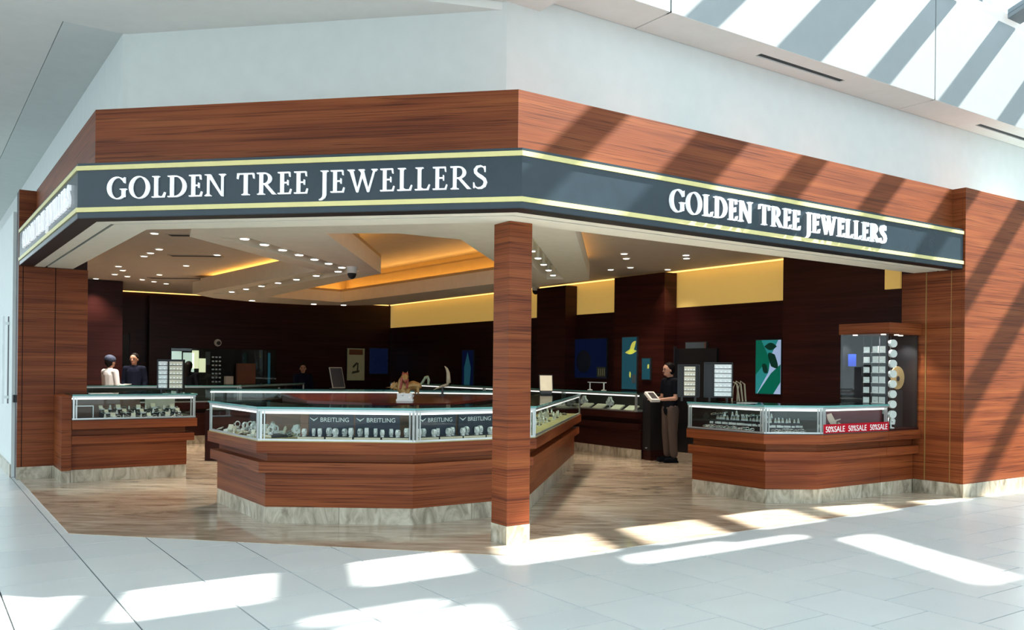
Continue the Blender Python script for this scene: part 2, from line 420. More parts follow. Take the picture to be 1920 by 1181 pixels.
# ---- serif capitals drawn as solid plates
def arc_ring(bm, c, ro, ri, a0, a1, co=None, n=28, dep=.2):
    co = co or c; P = []
    for k in range(n + 1):
        a = math.radians(a0 + (a1 - a0) * k / n)
        P.append(((c[0] + ro[0] * math.cos(a), c[1] + ro[1] * math.sin(a)), (co[0] + ri[0] * math.cos(a), co[1] + ri[1] * math.sin(a))))
    for (o0, i0), (o1, i1) in zip(P, P[1:]): plate(bm, [i0, o0, o1, i1], dep)
def plate(bm, poly, dep=.2):
    f = [bm.verts.new((p[0], 0, p[1])) for p in poly]; b = [bm.verts.new((p[0], dep, p[1])) for p in poly]; n = len(poly)
    bm.faces.new(f); bm.faces.new(b[::-1])
    for i in range(n): bm.faces.new((f[i], b[i], b[(i + 1) % n], f[(i + 1) % n]))
def rect(bm, x0, x1, z0, z1): plate(bm, [(x0, z0), (x1, z0), (x1, z1), (x0, z1)])
def serif(bm, xc, z, wd=.30, up=True):
    s = .035 if up else -.035
    rect(bm, xc - wd / 2, xc + wd / 2, min(z, z + s), max(z, z + s))
    q = [(xc - wd * .33, z + s), (xc + wd * .33, z + s), (xc + .068, z + 2.6 * s), (xc - .068, z + 2.6 * s)]
    plate(bm, q)
def glyph(ch):
    bm = bmesh.new(); T = .068
    if ch == 'O':
        arc_ring(bm, (.50, .5), (.50, .53), (.345, .485), 0, 360, (.50, .5)); wd = 1.0
    elif ch == 'G':
        arc_ring(bm, (.50, .5), (.50, .53), (.345, .485), 48, 322, (.51, .5))
        plate(bm, [(.80, .93), (.88, 1.0), (.88, .72), (.855, .72), (.76, .86)])
        rect(bm, .74, .87, .07, .42); serif(bm, .805, .455, .32, False); plate(bm, [(.74, .07), (.87, .07), (.87, .12), (.80, .10), (.72, .02)]); wd = .96
    elif ch == 'L':
        rect(bm, .12, .255, 0, 1); serif(bm, .187, 1, .34, False); rect(bm, 0, .58, 0, .05); plate(bm, [(.52, .05), (.58, 0), (.645, .24), (.61, .24)]); plate(bm, [(.255, .05), (.38, .05), (.255, .13)]); wd = .64
    elif ch == 'D':
        rect(bm, .12, .255, 0, 1); rect(bm, 0, .36, .95, 1); rect(bm, 0, .36, 0, .05)
        arc_ring(bm, (.34, .5), (.54, .5), (.39, .45), -90, 90); wd = .90
    elif ch == 'E':
        rect(bm, .12, .255, 0, 1); rect(bm, 0, .54, .95, 1); rect(bm, 0, .56, 0, .05); rect(bm, .255, .46, .49, .54)
        plate(bm, [(.50, 1), (.55, 1.0), (.565, .78), (.53, .78)]); plate(bm, [(.51, 0), (.57, 0), (.62, .22), (.585, .22)]); plate(bm, [(.44, .40), (.475, .40), (.475, .63), (.44, .63)]); wd = .62
    elif ch == 'N':
        rect(bm, .12, .185, 0, 1); rect(bm, .80, .865, -.02, 1); plate(bm, [(.10, 1), (.27, 1), (.865, -.02), (.80, -.02)])
        serif(bm, .15, 0, .30); serif(bm, .832, 1, .30, False); rect(bm, 0, .2, .965, 1); wd = .98
    elif ch == 'T':
        rect(bm, .335, .475, 0, .98); rect(bm, .02, .79, .95, 1); plate(bm, [(.02, 1), (.07, .95), (.035, .75), (0, .75)]); plate(bm, [(.74, .95), (.79, 1), (.81, .75), (.775, .75)]); serif(bm, .405, 0, .36); wd = .81
    elif ch == 'R':
        rect(bm, .12, .255, 0, 1); serif(bm, .187, 0, .34); rect(bm, 0, .36, .95, 1); rect(bm, .255, .36, .46, .51)
        arc_ring(bm, (.34, .73), (.33, .27), (.19, .22), -90, 90, n=18); plate(bm, [(.30, .49), (.44, .50), (.84, .05), (.90, .0), (.72, .0)]); wd = .84
    elif ch == 'J':
        rect(bm, .14, .275, -.08, 1); serif(bm, .207, 1, .34, False); plate(bm, [(.14, -.05), (.275, -.08), (.22, -.22), (.08, -.32), (-.03, -.33), (-.02, -.29), (.07, -.25), (.13, -.16)]); wd = .36
    elif ch == 'W':
        plate(bm, [(.08, 1), (.23, 1), (.47, 0), (.41, -.02)]); plate(bm, [(.41, -.02), (.47, 0), (.70, .86), (.655, .92)])
        plate(bm, [(.56, 1), (.71, 1), (.96, 0), (.90, -.02)]); plate(bm, [(.90, -.02), (.96, 0), (1.24, 1), (1.185, 1)])
        serif(bm, .155, 1, .30, False); serif(bm, .63, 1, .26, False); serif(bm, 1.21, 1, .26, False); wd = 1.34
    elif ch == 'S':
        ctr = [(.50, .80), (.455, .93), (.32, .985), (.17, .95), (.09, .83), (.11, .70), (.22, .59), (.36, .50), (.48, .40), (.53, .27), (.48, .12), (.35, .03), (.20, .02), (.08, .09), (.03, .23)]
        th = [.02, .025, .03, .045, .06, .068, .075, .078, .075, .068, .058, .042, .03, .025, .02]
        L, Rr = [], []
        for i, p in enumerate(ctr):
            a, b = ctr[max(i - 1, 0)], ctr[min(i + 1, len(ctr) - 1)]; dx, dy = b[0] - a[0], b[1] - a[1]; l = math.hypot(dx, dy)
            L.append((p[0] - dy / l * th[i], p[1] + dx / l * th[i])); Rr.append((p[0] + dy / l * th[i], p[1] - dx / l * th[i]))
        for i in range(len(ctr) - 1): plate(bm, [L[i], Rr[i], Rr[i + 1], L[i + 1]])
        rect(bm, .485, .525, .72, .97); rect(bm, .01, .05, .03, .27); wd = .60
    me = mesh_from(bm, 'letter'); me.materials.append(M['letter_white']); return me, wd
GL = {c: glyph(c) for c in 'GOLDENTRJWS'}
def serif_text(text, p0, p1, z0, z1, cap, parent, depth=.025, gap=.14):
    """letters from p0 to p1 (plan), baseline z0..z1"""
    wtot, pos = 0, []
    for ch in text:
        if ch == ' ': wtot += .42; continue
        pos.append((ch, wtot)); wtot += GL[ch][1] + gap
    wtot -= gap
    L = math.hypot(p1[0] - p0[0], p1[1] - p0[1]); sx = L / wtot; ang = math.atan2(p1[1] - p0[1], p1[0] - p0[0])
    for ch, u in pos:
        o = link('letter', GL[ch][0], None, parent)
        t = u / wtot
        o.matrix_parent_inverse = Matrix.Translation(-parent.location)
        o.matrix_basis = Matrix.Translation((p0[0] + (p1[0] - p0[0]) * t, p0[1] + (p1[1] - p0[1]) * t, z0 + (z1 - z0) * t)) @ Matrix.Rotation(ang, 4, 'Z') @ Matrix.Diagonal((sx, depth / .2, cap, 1))
def on_line(a, b, t, o):
    dx, dy = b[0] - a[0], b[1] - a[1]; l = math.hypot(dx, dy)
    return (a[0] + dx * t + dy / l * o, a[1] + dy * t - dx / l * o)
TXT = 'GOLDEN TREE JEWELLERS'
serif_text(TXT, on_line(SIGN[1], SIGN[2], .0765, .026), on_line(SIGN[1], SIGN[2], .9295, .026), 3.005, 3.005, .186, sign)
serif_text(TXT, on_line(SIGN[2], SIGN[3], .245, .034), on_line(SIGN[2], SIGN[3], .750, .034), 3.00, 3.00, .20, sign, depth=.032)
serif_text(TXT, on_line(SIGN[0], SIGN[1], .12, .026), on_line(SIGN[0], SIGN[1], .93, .026), 3.0, 3.0, .20, sign)

# ------------------------------------------------------------------ pillars and column
def stone_run(a, b, parent, z0=0, z1=.165, th=.02, L=.62, out=.0):
    dx, dy = b[0] - a[0], b[1] - a[1]; l = math.hypot(dx, dy); n = max(1, round(l / L)); ux, uy = dx / l, dy / l; nx, ny = uy, -ux
    for k in range(n):
        s0, s1 = l * k / n + (.002 if k else 0), l * (k + 1) / n - (.002 if k < n - 1 else 0)
        prism('stone_tile', [(a[0] + ux * s0 + nx * out, a[1] + uy * s0 + ny * out), (a[0] + ux * s1 + nx * out, a[1] + uy * s1 + ny * out),
                             (a[0] + ux * s1 + nx * (out - th), a[1] + uy * s1 + ny * (out - th)), (a[0] + ux * s0 + nx * (out - th), a[1] + uy * s0 + ny * (out - th))], z0, z1, 'stone', parent)
col = thing('column', 'free-standing square wooden column with a stone base at the shop corner', 'column', (4.42, 6.44, 0))
box('shaft', (4.302, 4.548, 6.318, 6.564, .165, 2.836), 'wood', col, bevel=.003)
box('core', (4.322, 4.528, 6.338, 6.544, .0, .164), 'stone', col)
for a, b in (((4.30, 6.5465), (4.30, 6.3355)), ((4.30, 6.316), (4.55, 6.316)), ((4.55, 6.3355), (4.55, 6.5465)), ((4.55, 6.566), (4.30, 6.566))):
    stone_run(a, b, col, th=.019)
pr = thing('pillar', 'broad sunlit wooden pillar with stone base at the right end of the shop', 'pillar', (11.5, 6.2, 0))
box('body', (10.80, 12.31, 5.80, 6.62, 0, 2.9), 'dark_wood', pr)
box('front_panel', (10.762, 12.33, 5.762, 5.80, .165, 3.85), 'wood', pr, bevel=.002)
box('upper_body', (10.764, 12.328, 5.801, 6.43, 2.901, 3.85), 'wood', pr)
box('side_panel', (10.764, 10.799, 5.801, 5.93, .165, 2.836), 'wood', pr)
box('side_panel', (10.772, 10.799, 5.945, 6.26, .165, 2.836), 'wood', pr)
box('side_panel', (10.764, 10.799, 6.275, 6.60, .165, 2.836), 'wood', pr)
box('metal_strip', (10.770, 10.799, 5.931, 5.944, .165, 2.836), 'bronze', pr)
box('metal_strip', (10.766, 10.799, 6.261, 6.274, .165, 2.836), 'bronze', pr)
stone_run((10.758, 5.758), (12.334, 5.758), pr, th=.04); stone_run((10.758, 6.42), (10.758, 5.80), pr, th=.04, L=.32)
pl = thing('pillar', 'brown wooden pillar with stone base at the far left end of the shop', 'pillar', (1.6, 13.5, 0))
box('body', (1.17, 2.0, 13.30, 13.60, 0, 3.85), 'dark_wood', pl)
for a, b in ((1.166, 1.215), (1.225, 1.60), (1.61, 2.004)): box('front_panel', (a, b, 13.27, 13.299, .165, 2.836), 'wood', pl)
box('front_panel', (1.166, 1.42, 13.268, 13.299, 2.84, 3.85), 'wood', pl)
stone_run((1.162, 13.266), (2.004, 13.266), pl, th=.032, L=.42)
box('wall_plate', (1.13, 1.158, 13.40, 13.55, 1.02, 1.12), 'black', pl)

# ------------------------------------------------------------------ shop shell
structure(box('wall_shop_right', (12.02, 12.2, 6.6, 24.4, 0, 2.73), 'dark_wood'), 'dark wood panelled right wall of the shop')
structure(box('wall_shop_right_upper', (12.06, 12.2, 6.6, 24.4, 2.731, 3.5), 'yellow_wall_glow'), 'evenly glowing amber strip above the right wall panelling')
structure(box('wall_shop_back', (1.9, 12.0, 24.0, 24.3, 0, 3.5), 'dark_wood'), 'dark wood panelled back wall of the shop')
structure(box('wall_shop_left', (1.9, 2.05, 13.65, 24.0, 0, 3.5), 'dark_wood'), 'dark wood left wall of the shop')
structure(box('wall_shop_nib', (2.2, 3.92, 21.2, 21.35, 0, 3.41), 'dark_wood'), 'dark projecting wall at the back left of the shop')
structure(prism('wall_lintel', offset(SIGN, -.6405)[:3] + [(10.78, 6.4205), (10.78, 6.52), (4.4, 6.52), (1.95, 8.97), (1.95, 13.25)], 3.001, 3.42, 'slab'), 'inner face of the shop front lintel')
structure(prism('ceiling_sky_block', [(1.95, 24.5), (1.95, 9.2), (4.5, 6.75), (12.4, 6.75), (12.4, 24.5)], 3.90, 4.0, 'concrete'), 'unseen concrete deck added above the shop ceiling to keep sky light out')  # hidden above the ceiling, added to stop sky light leaking in
cw = tag(thing('trim_2', None, None, (11.9, 14, 3.4)), 'amber light strip along the top of the right wall', None, None, 'structure')
box('cove_light', (11.93, 11.96, 6.7, 23.9, 3.395, 3.415), 'amber_soft', cw); box('cove_light', (3.95, 11.9, 23.93, 23.96, 3.395, 3.415), 'amber_soft', cw)
for i, (y0, y1, zt) in enumerate(((15.0, 16.05, 3.36), (11.97, 13.4, 3.39), (6.7, 9.25, 3.40))):
    tag(box('wood_pilaster', (11.70, 12.019, y0, y1, 0, zt), 'panel_wood'), ('dark wood pilaster between the amber panels, nearest the back wall', 'wide dark wood pilaster between two amber panels', 'broad dark wood wall block beside the right pillar')[i], 'pilaster')
tag(box('wood_pilaster', (5.03, 5.55, 23.75, 23.999, 0, 3.33), 'dark_wood'), 'dark wood pilaster beside the black doorway on the back wall', 'pilaster')
tag(box('amber_panel', (11.66, 11.699, 7.18, 7.42, 2.75, 3.2), 'yellow_wall_glow'), 'small amber lit panel high on the dark wall beside the right pillar', 'panel')
dr = tag(box('door_1', (4.03, 4.60, 23.96, 23.999, 0, 2.30), 'black'), 'black doorway in the back wall', None, None, 'structure')
box('frame', (3.98, 4.029, 23.94, 23.999, 0, 2.35), 'dark_wood', dr); box('frame', (4.601, 4.65, 23.94, 23.999, 0, 2.35), 'dark_wood', dr)
d2 = tag(box('door_2', (11.965, 12.019, 10.9, 11.95, 0, 1.95), 'black'), 'black doorway behind the standing woman', None, None, 'structure')
box('frame', (11.95, 12.019, 11.951, 12.0, 0, 2.0), 'dark_metal', d2)

# dropped ceiling with coves, slots and a raised tray
drop = tag(thing('ceiling_drop', None, None, (6, 12, 3.05)), 'stepped dropped ceiling with amber cove light', None, None, 'structure')
ZD, ZT = 3.05, 3.30
S1 = [(2.68, 10.6), (5.25, 13.1), (4.9, 19.1)]; S1b = [(2.98, 10.45), (5.50, 12.88), (5.25, 18.9)]
S2 = [(3.30, 10.28), (5.82, 12.72), (5.68, 18.6)]
def slab_piece(poly, m='slab', z0=ZD, z1=ZT, name='slab'): return prism(name, poly, z0, z1, m, drop)
slab_piece([S1[0], S1[1], S1b[1], S1b[0]]); slab_piece([S1[1], S1[2], S1b[2], S1b[1]])
slab_piece([S1b[0], S1b[1], S2[1], S2[0]], 'slab', 3.285, 3.299, 'slot_top'); slab_piece([S1b[1], S1b[2], S2[2], S2[1]], 'slab', 3.285, 3.299, 'slot_top')
H = [(3.85, 9.35), (4.5, 8.84), (5.3, 8.8), (6.6, 10.15), (8.55, 12.2), (8.55, 13.2), (8.30, 19.2), (6.42, 18.8), (6.22, 12.8)]
# inner slab pieces around the tray opening H
slab_piece([S2[0], S2[1], H[8], H[0]])
slab_piece([S2[1], S2[2], H[7], H[8]])
bk_ = [(4.9, 19.1), (5.6, 20.0), (6.8, 20.6), (8.0, 20.6), (9.0, 20.0), (9.5, 19.0)]
slab_piece([S1b[2], S1[2]] + bk_[1:5] + [(9.5, 19.0), (8.30, 19.2), (6.42, 18.8), S2[2]])
RO = [(5.94, 7.46), (9.4, 11.4), (9.5, 19.0)]
r1 = [(5.55, 7.80), (9.02, 11.62)]; r2 = [(5.30, 8.02), (8.80, 11.80)]
slab_piece([RO[0], RO[1], r1[1], r1[0]])
slab_piece([r1[0], r1[1], r2[1], r2[0]], 'slab', 3.285, 3.299, 'slot_top')
slab_piece([r2[0], r2[1], H[4], H[3], H[2]])
slab_piece([r1[1], RO[1], RO[2], H[6], H[5], H[4], r2[1]])
slab_piece([(2.68, 10.6), (2.98, 10.45), (3.30, 10.28), H[0], H[1], H[2], (5.30, 8.02), (5.55, 7.80), (5.94, 7.46), (5.2, 6.75), (4.62, 6.60), (2.30, 8.90)])
# risers and amber coves on the outer edges
def cove(a, b, inset, z0, z1, zl, out_light):
    dx, dy = b[0] - a[0], b[1] - a[1]; l = math.hypot(dx, dy); nx, ny = dy / l, -dx / l
    P = lambda p, o: (p[0] + nx * o, p[1] + ny * o)
    prism('riser', [P(a, inset), P(b, inset), P(b, inset + .04 * (1 if inset > 0 else -1)), P(a, inset + .04 * (1 if inset > 0 else -1))], z0, z1, 'slab', drop)
    s = 1 if inset > 0 else -1
    prism('cove_lip', [P(a, .0), P(b, .0), P(b, .03 * s), P(a, .03 * s)], z0 + .001, z0 + .04, 'slab', drop)
    prism('cove_light', [P(a, inset - .03 * s), P(b, inset - .03 * s), P(b, inset - .07 * s), P(a, inset - .07 * s)], zl, zl + .03, 'amber_light', drop)
cove((4.93, 18.6), S1[1], -.30, ZT, 3.419, ZT + .01, 1)
cove((6.1, 7.8), (9.3, 11.3), -.30, ZT, 3.419, ZT + .01, 1)
# the raised tray: two stepped faces with cove light, then the upper ceiling
cx, cy = 6.3, 13.2
def grow(poly, k):
    out = []
    n = len(poly)
    for i in range(n):
        p0, p, p1 = poly[i - 1], poly[i], poly[(i + 1) % n]
        out.append(offset([p0, p, p1], k)[1])
    return out
def ring(poly_a, poly_b, z0, z1, m, name):
    n = len(poly_a)
    for i in range(n):
        j = (i + 1) % n
        prism(name, [poly_a[i], poly_a[j], poly_b[j], poly_b[i]], z0, z1, m, drop)
H1, H2, H3 = grow(H, .34), grow(H, .62), grow(H, .66)
sgn = 1
ring(grow(H, .32), grow(H, .36), ZT, 3.62, 'tray_paint', 'tray_step')
ring(H, grow(H, .03), ZT + .001, ZT + .05, 'tray_paint', 'tray_lip')
ring(grow(H, .33), grow(H, .36), 3.6201, 3.66, 'tray_paint', 'tray_lip')
ring(grow(H, .14), grow(H, .19), ZT + .002, ZT + .03, 'amber_light', 'cove_light')
ring(grow(H, .3605), grow(H, .62), 3.595, 3.62, 'tray_paint', 'tray_ledge')
ring(grow(H, .40), grow(H, .45), 3.622, 3.65, 'amber_mid', 'cove_light')
ring(grow(H, .62), grow(H, .66), 3.595, 3.80, 'tray_paint', 'tray_step')
prism('tray_top', grow(H, .66), 3.801, 3.83, 'shop_ceiling', drop)
def plate_with_hole(outer, inner, z):
    bm = bmesh.new(); E = []
    for lp in (outer, inner):
        v = [bm.verts.new((p[0], p[1], z)) for p in lp]
        E += [bm.edges.new((v[i], v[(i + 1) % len(v)])) for i in range(len(v))]
    bmesh.ops.triangle_fill(bm, edges=E, use_beauty=True)
    r = bmesh.ops.extrude_face_region(bm, geom=bm.faces[:]); bmesh.ops.translate(bm, verts=[v for v in r['geom'] if isinstance(v, bmesh.types.BMVert)], vec=(0, 0, .03))
    return mesh_from(bm, 'ceiling_shop')
structure(link('ceiling_shop', plate_with_hole([(1.9, 24.4), (1.9, 9.2), (4.48, 6.62), (12.3, 6.62), (12.3, 24.4)], grow(H, .361), 3.42), 'shop_ceiling'), 'beige grey ceiling of the shop')
# downlights
CL = [(287, 434), (296, 464), (280, 471), (268, 477), (220, 496), (178, 519), (213, 511), (237, 515), (265, 521), (287, 525), (310, 529), (297, 512), (347, 495), (405, 475), (1168, 475), (1172, 484), (1143, 505), (1180, 501), (1285, 484), (1284, 478), (1250, 505)]
BL = [(471, 561), (587, 568), (643, 570), (1117, 509)]
def downlight(x, y, z, r, m, label, group, watt=0):
    r *= .8
    t = thing('downlight', label, 'downlight', (x, y, z), group)
    bm = bmesh.new(); lathe(bm, [(r, -.001), (r, -.012), (r * .8, -.014)], 14); link('trim_ring', mesh_from(bm, 'trim_ring'), 'white_ceiling', t, (0, 0, 0))
    bm = bmesh.new(); lathe(bm, [(r * .76, -.0142), (r * .76, -.02)], 14); link('lens', mesh_from(bm, 'lens'), m, t, (0, 0, 0))
    if z < 3.2 and watt:
        bm = bmesh.new(); lathe(bm, [(r * .4, .0), (r * .4, .199)], 8); link('stem', mesh_from(bm, 'stem'), 'slab', t, (0, 0, 0))
    if watt:
        ld = bpy.data.lights.new('downlight_beam', 'SPOT'); ld.energy = watt; ld.spot_size = math.radians(95); ld.spot_blend = .8; ld.color = (1, .86, .70); ld.shadow_soft_size = r
        lo = bpy.data.objects.new('downlight_beam', ld); C.objects.link(lo); lo.parent = t; lo.location = (0, 0, -.03)
for p in CL:
    x, y = ground(*p, 3.42)
    if p[0] < 900: downlight(x, y, 3.42, .085, 'lamp_white', 'round recessed downlight in the shop ceiling above the left counters', 'downlights over the left side', 150)
    else: downlight(x, y, 3.42, .085, 'lamp_white', 'round recessed downlight in the shop ceiling right of the column', 'downlights over the right side', 60)
downlight(3.45, 18.7, 3.42, .085, 'lamp_white', 'added downlight brightening the man in the white shirt', None, 420)  # extra lamp added to brighten the white shirt
for k in range(7):
    t = (k + .45) / 7
    a = ((S1b[0][0] + S2[0][0]) / 2, (S1b[0][1] + S2[0][1]) / 2); b = ((S1b[1][0] + S2[1][0]) / 2, (S1b[1][1] + S2[1][1]) / 2); c = ((S1b[2][0] + S2[2][0]) / 2, (S1b[2][1] + S2[2][1]) / 2)
    downlight(a[0] + (b[0] - a[0]) * t, a[1] + (b[1] - a[1]) * t, 3.085, .085, 'lamp_bright', 'bright spotlight in the front slot of the dropped ceiling', 'spotlights in the front ceiling slot', 85)
    downlight(b[0] + (c[0] - b[0]) * t, b[1] + (c[1] - b[1]) * t, 3.085, .085, 'lamp_bright', 'bright spotlight in the rear slot of the dropped ceiling', 'spotlights in the rear ceiling slot', 20)
    a, b = ((r1[0][0] + r2[0][0]) / 2, (r1[0][1] + r2[0][1]) / 2), ((r1[1][0] + r2[1][0]) / 2, (r1[1][1] + r2[1][1]) / 2)
    downlight(a[0] + (b[0] - a[0]) * t, a[1] + (b[1] - a[1]) * t, 3.085, .07, 'lamp_bright', 'bright spotlight in the ceiling slot right of the column', 'spotlights in the right ceiling slot', 85)
for p in ((471, 561), (587, 568), (643, 570)):
    x, y = ground(*p, ZD); downlight(x, y, ZD, .10, 'lamp_bright', 'bright downlight along the rear curve of the dropped ceiling', 'downlights on the rear curve')
def vent(px, py, z, L, ang, label):
    x, y = ground(px, py, z); v = thing('ceiling_vent', label, 'vent', (x, y, z), None, ang)
    bm = bmesh.new(); add_box(bm, -L / 2, L / 2, -.10, .10, -.012, -.001); link('frame', mesh_from(bm, 'frame'), 'shop_ceiling', v, (0, 0, 0))
    for s in (-.05, .0, .05):
        bm = bmesh.new(); add_box(bm, -L / 2 + .03, L / 2 - .03, s - .015, s + .015, -.016, -.012); link('slot', mesh_from(bm, 'slot'), 'black', v, (0, 0, 0))
vent(335, 438, 3.42, .35, -HEAD, 'small linear air vent nearest the sign on the left ceiling')
vent(365, 477, 3.42, .9, -HEAD, 'long dark air vent in the middle of the left ceiling')
vent(330, 519, 3.42, 1.2, -HEAD, 'far dark air vent near the back left wall')

# ------------------------------------------------------------------ display counters
def seg_frame(path, i):
    a, b = path[i], path[i + 1]; l = math.hypot(b[0] - a[0], b[1] - a[1]); ux, uy = (b[0] - a[0]) / l, (b[1] - a[1]) / l
    return a, l, (ux, uy), (uy, -ux)
SEG = {}
def counter(path, labels, keys, depth=.60, deck='deck', woodm='wood', stone_l=.62, split_posts=True, shelf=True, cards=None, backm='card_brown', led='led_bar', top_z=1.15, group=None):
    O = lambda o: offset(path, o)
    for i in range(len(path) - 1):
        a, l, u, n = seg_frame(path, i)
        mid = ((path[i][0] + path[i + 1][0]) / 2 - n[0] * .3, (path[i][1] + path[i + 1][1]) / 2 - n[1] * .3, 0)
        t = thing('display_counter', labels[i], 'counter', mid, group)
        SEG[keys[i]] = (a, l, u, n)
        def pc(name, o0, o1, z0, z1, m, par=None):
            A, B = O(o0), O(o1)
            return prism(name, [A[i], A[i + 1], B[i + 1], B[i]], z0, z1, m, par or t)
        # plinth tiles
        A, B = O(0), O(-.02); k = max(1, round(l / stone_l))
        for q in range(k):
            f = lambda P, s: (P[i][0] + (P[i + 1][0] - P[i][0]) * s, P[i][1] + (P[i + 1][1] - P[i][1]) * s)
            s0, s1 = q / k + (.002 / l if q else 0), (q + 1) / k - (.002 / l if q < k - 1 else 0)
            prism('stone_tile', [f(A, s0), f(A, s1), f(B, s1), f(B, s0)], 0.0005, .165, 'stone', t)
        pc('carcass', -.0605, -depth, .0005, .80, 'dark_wood')
        pc('lower_panel', .004, -.06, .165, .50, woodm)
        pc('lower_band', .085, -.06, .505, .61, woodm)
        pc('recess_panel', -.015, -.06, .611, .699, woodm)
        pc('upper_band', .115, -.06, .70, .812, woodm)
        pc('deck', .10, -depth + .02, .8125, .822, deck)
        pc('front_glass', .092, .086, .822, 1.125, 'glass')
        pc('bottom_rail', .097, .08, .822, .84, 'steel')
        pc('top_rail', .099, .078, 1.105, 1.128, 'steel')
        pc('light_bar', .0775, .045, 1.083, 1.104, led)
        g = pc('glass_top', .112, -depth, 1.130, top_z, 'top_glass')
        pc('glass_edge', .1145, .1125, 1.130, top_z, 'glass_edge')
        if shelf: pc('glass_shelf', -.12, -depth + .06, .972, .978, 'glass')
        pc('back_panel', -depth + .045, -depth + .02, .822, 1.128, backm)
        P = O(.088)
        for e, (px, py) in enumerate((P[i], P[i + 1])):
            s = .018 if e == 0 else -.018
            for dx in ((s, s * 2.9)):
                bx, by = px + u[0] * dx, py + u[1] * dx; h = .010 if dx == s else .006
                prism('post', [(bx - h, by - h), (bx + h, by - h), (bx + h, by + h), (bx - h, by + h)], .822, 1.128, 'steel', t)
    return t
def spot(key, s, dep, z=.822):
    a, l, u, n = SEG[key]
    return (a[0] + u[0] * s - n[0] * dep, a[1] + u[1] * s - n[1] * dep, z), math.atan2(u[1], u[0])
MAIN = [(2.86, 10.0), (2.88, 8.44), (4.06, 7.60), (5.42, 7.60), (8.9, 11.15)]
counter(MAIN, ['left side showcase of the central counter, watch displays behind glass, nearest the left entrance',
               'front left angled showcase of the central counter with navy brand cards',
               'front showcase of the central counter, partly behind the wooden column',
               'long right side showcase of the central counter in shadow'], ['mA', 'mB', 'mC', 'mD'])
RIGHT = [(8.20, 7.86), (8.24, 6.74), (8.76, 6.42), (10.03, 6.42)]
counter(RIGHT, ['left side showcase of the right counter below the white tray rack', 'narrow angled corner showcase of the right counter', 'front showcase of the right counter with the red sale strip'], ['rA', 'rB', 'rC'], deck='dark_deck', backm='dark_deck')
LEFT = [(1.72, 12.60), (3.17, 12.60), (3.17, 14.2)]
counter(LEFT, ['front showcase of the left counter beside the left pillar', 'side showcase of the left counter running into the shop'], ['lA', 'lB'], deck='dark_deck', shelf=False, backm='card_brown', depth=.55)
sp = thing('counter_end', 'plain wooden end panel joining left counter and pillar', 'panel', (1.65, 12.9, 0))
box('end_panel', (1.60, 1.715, 12.52, 13.26, .165, 1.13), 'wood', sp); stone_run((1.61, 13.26), (1.61, 12.631), sp, th=.03); stone_run((1.612, 12.60), (1.715, 12.60), sp, th=.03)
FAR = [(10.36, 20.5), (10.36, 16.0), (10.36, 13.2), (10.36, 11.14)]
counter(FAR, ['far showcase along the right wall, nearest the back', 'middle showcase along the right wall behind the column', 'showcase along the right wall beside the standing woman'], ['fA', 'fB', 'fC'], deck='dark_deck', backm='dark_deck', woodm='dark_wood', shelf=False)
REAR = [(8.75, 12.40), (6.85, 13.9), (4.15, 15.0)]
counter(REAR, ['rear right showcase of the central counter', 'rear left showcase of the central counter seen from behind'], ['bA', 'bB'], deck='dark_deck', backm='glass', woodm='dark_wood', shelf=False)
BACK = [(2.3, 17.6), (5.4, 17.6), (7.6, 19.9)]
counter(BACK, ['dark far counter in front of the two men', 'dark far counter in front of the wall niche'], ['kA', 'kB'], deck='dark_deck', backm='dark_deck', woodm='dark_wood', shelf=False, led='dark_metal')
# podium beside the woman, central cabinet
pod = thing('podium', 'dark narrow podium cabinet beside the standing woman', 'cabinet', (10.6, 11.0, 0))
box('body', (10.38, 11.0, 10.93, 11.12, .17, 1.13), 'black', pod); box('plinth', (10.40, 11.0, 10.94, 11.12, 0, .17), 'dark_wood', pod); box('knob', (10.36, 10.38, 11.0, 11.03, .2, .22), 'steel', pod)
cab = thing('central_cabinet', 'low dark red wooden cabinet inside the central counter', 'cabinet', (6, 11, 0))
CP = [(4.15, 10.6), (4.55, 9.55), (5.35, 9.2), (8.0, 11.75), (6.5, 13.2), (4.9, 13.6)]
prism('body', CP, 0, 1.08, 'dark_wood', cab); prism('cabinet_top', offset(CP + [CP[0]], .02)[:6], 1.08, 1.115, 'red_wood', cab)
# tall corner cabinet on the right counter
tc = thing('tall_cabinet', 'tall glass corner cabinet with wooden cap on the right counter', 'cabinet', (10.4, 6.7, 0))
stone_run((10.04, 6.42), (10.745, 6.42), tc)
for nm, o, z0, z1 in (('lower_panel', .004, .165, .50), ('lower_band', .085, .505, .61), ('recess_panel', -.015, .611, .699), ('upper_band', .115, .70, .812)):
    box(nm, (10.035, 10.745, 6.42 - o, 6.48, z0, z1), 'wood', tc)
box('carcass', (10.035, 10.745, 6.481, 7.02, .0005, .81), 'dark_wood', tc)
box('floor_board', (10.035, 10.745, 6.34, 7.02, .813, .835), 'dark_wood', tc)
box('cap', (10.03, 10.75, 6.31, 7.03, 2.03, 2.17), 'wood', tc)
box('front_glass', (10.06, 10.745, 6.342, 6.348, .836, 2.03), 'glass', tc); box('side_glass', (10.04, 10.046, 6.36, 7.01, .836, 2.03), 'glass', tc)
box('corner_post', (10.038, 10.058, 6.340, 6.359, .836, 2.03), 'dark_metal', tc)
box('side_panel', (10.73, 10.745, 6.36, 6.985, .836, 2.03), 'black', tc)
box('back_panel', (10.06, 10.745, 6.99, 7.01, .836, 2.03), 'black', tc)
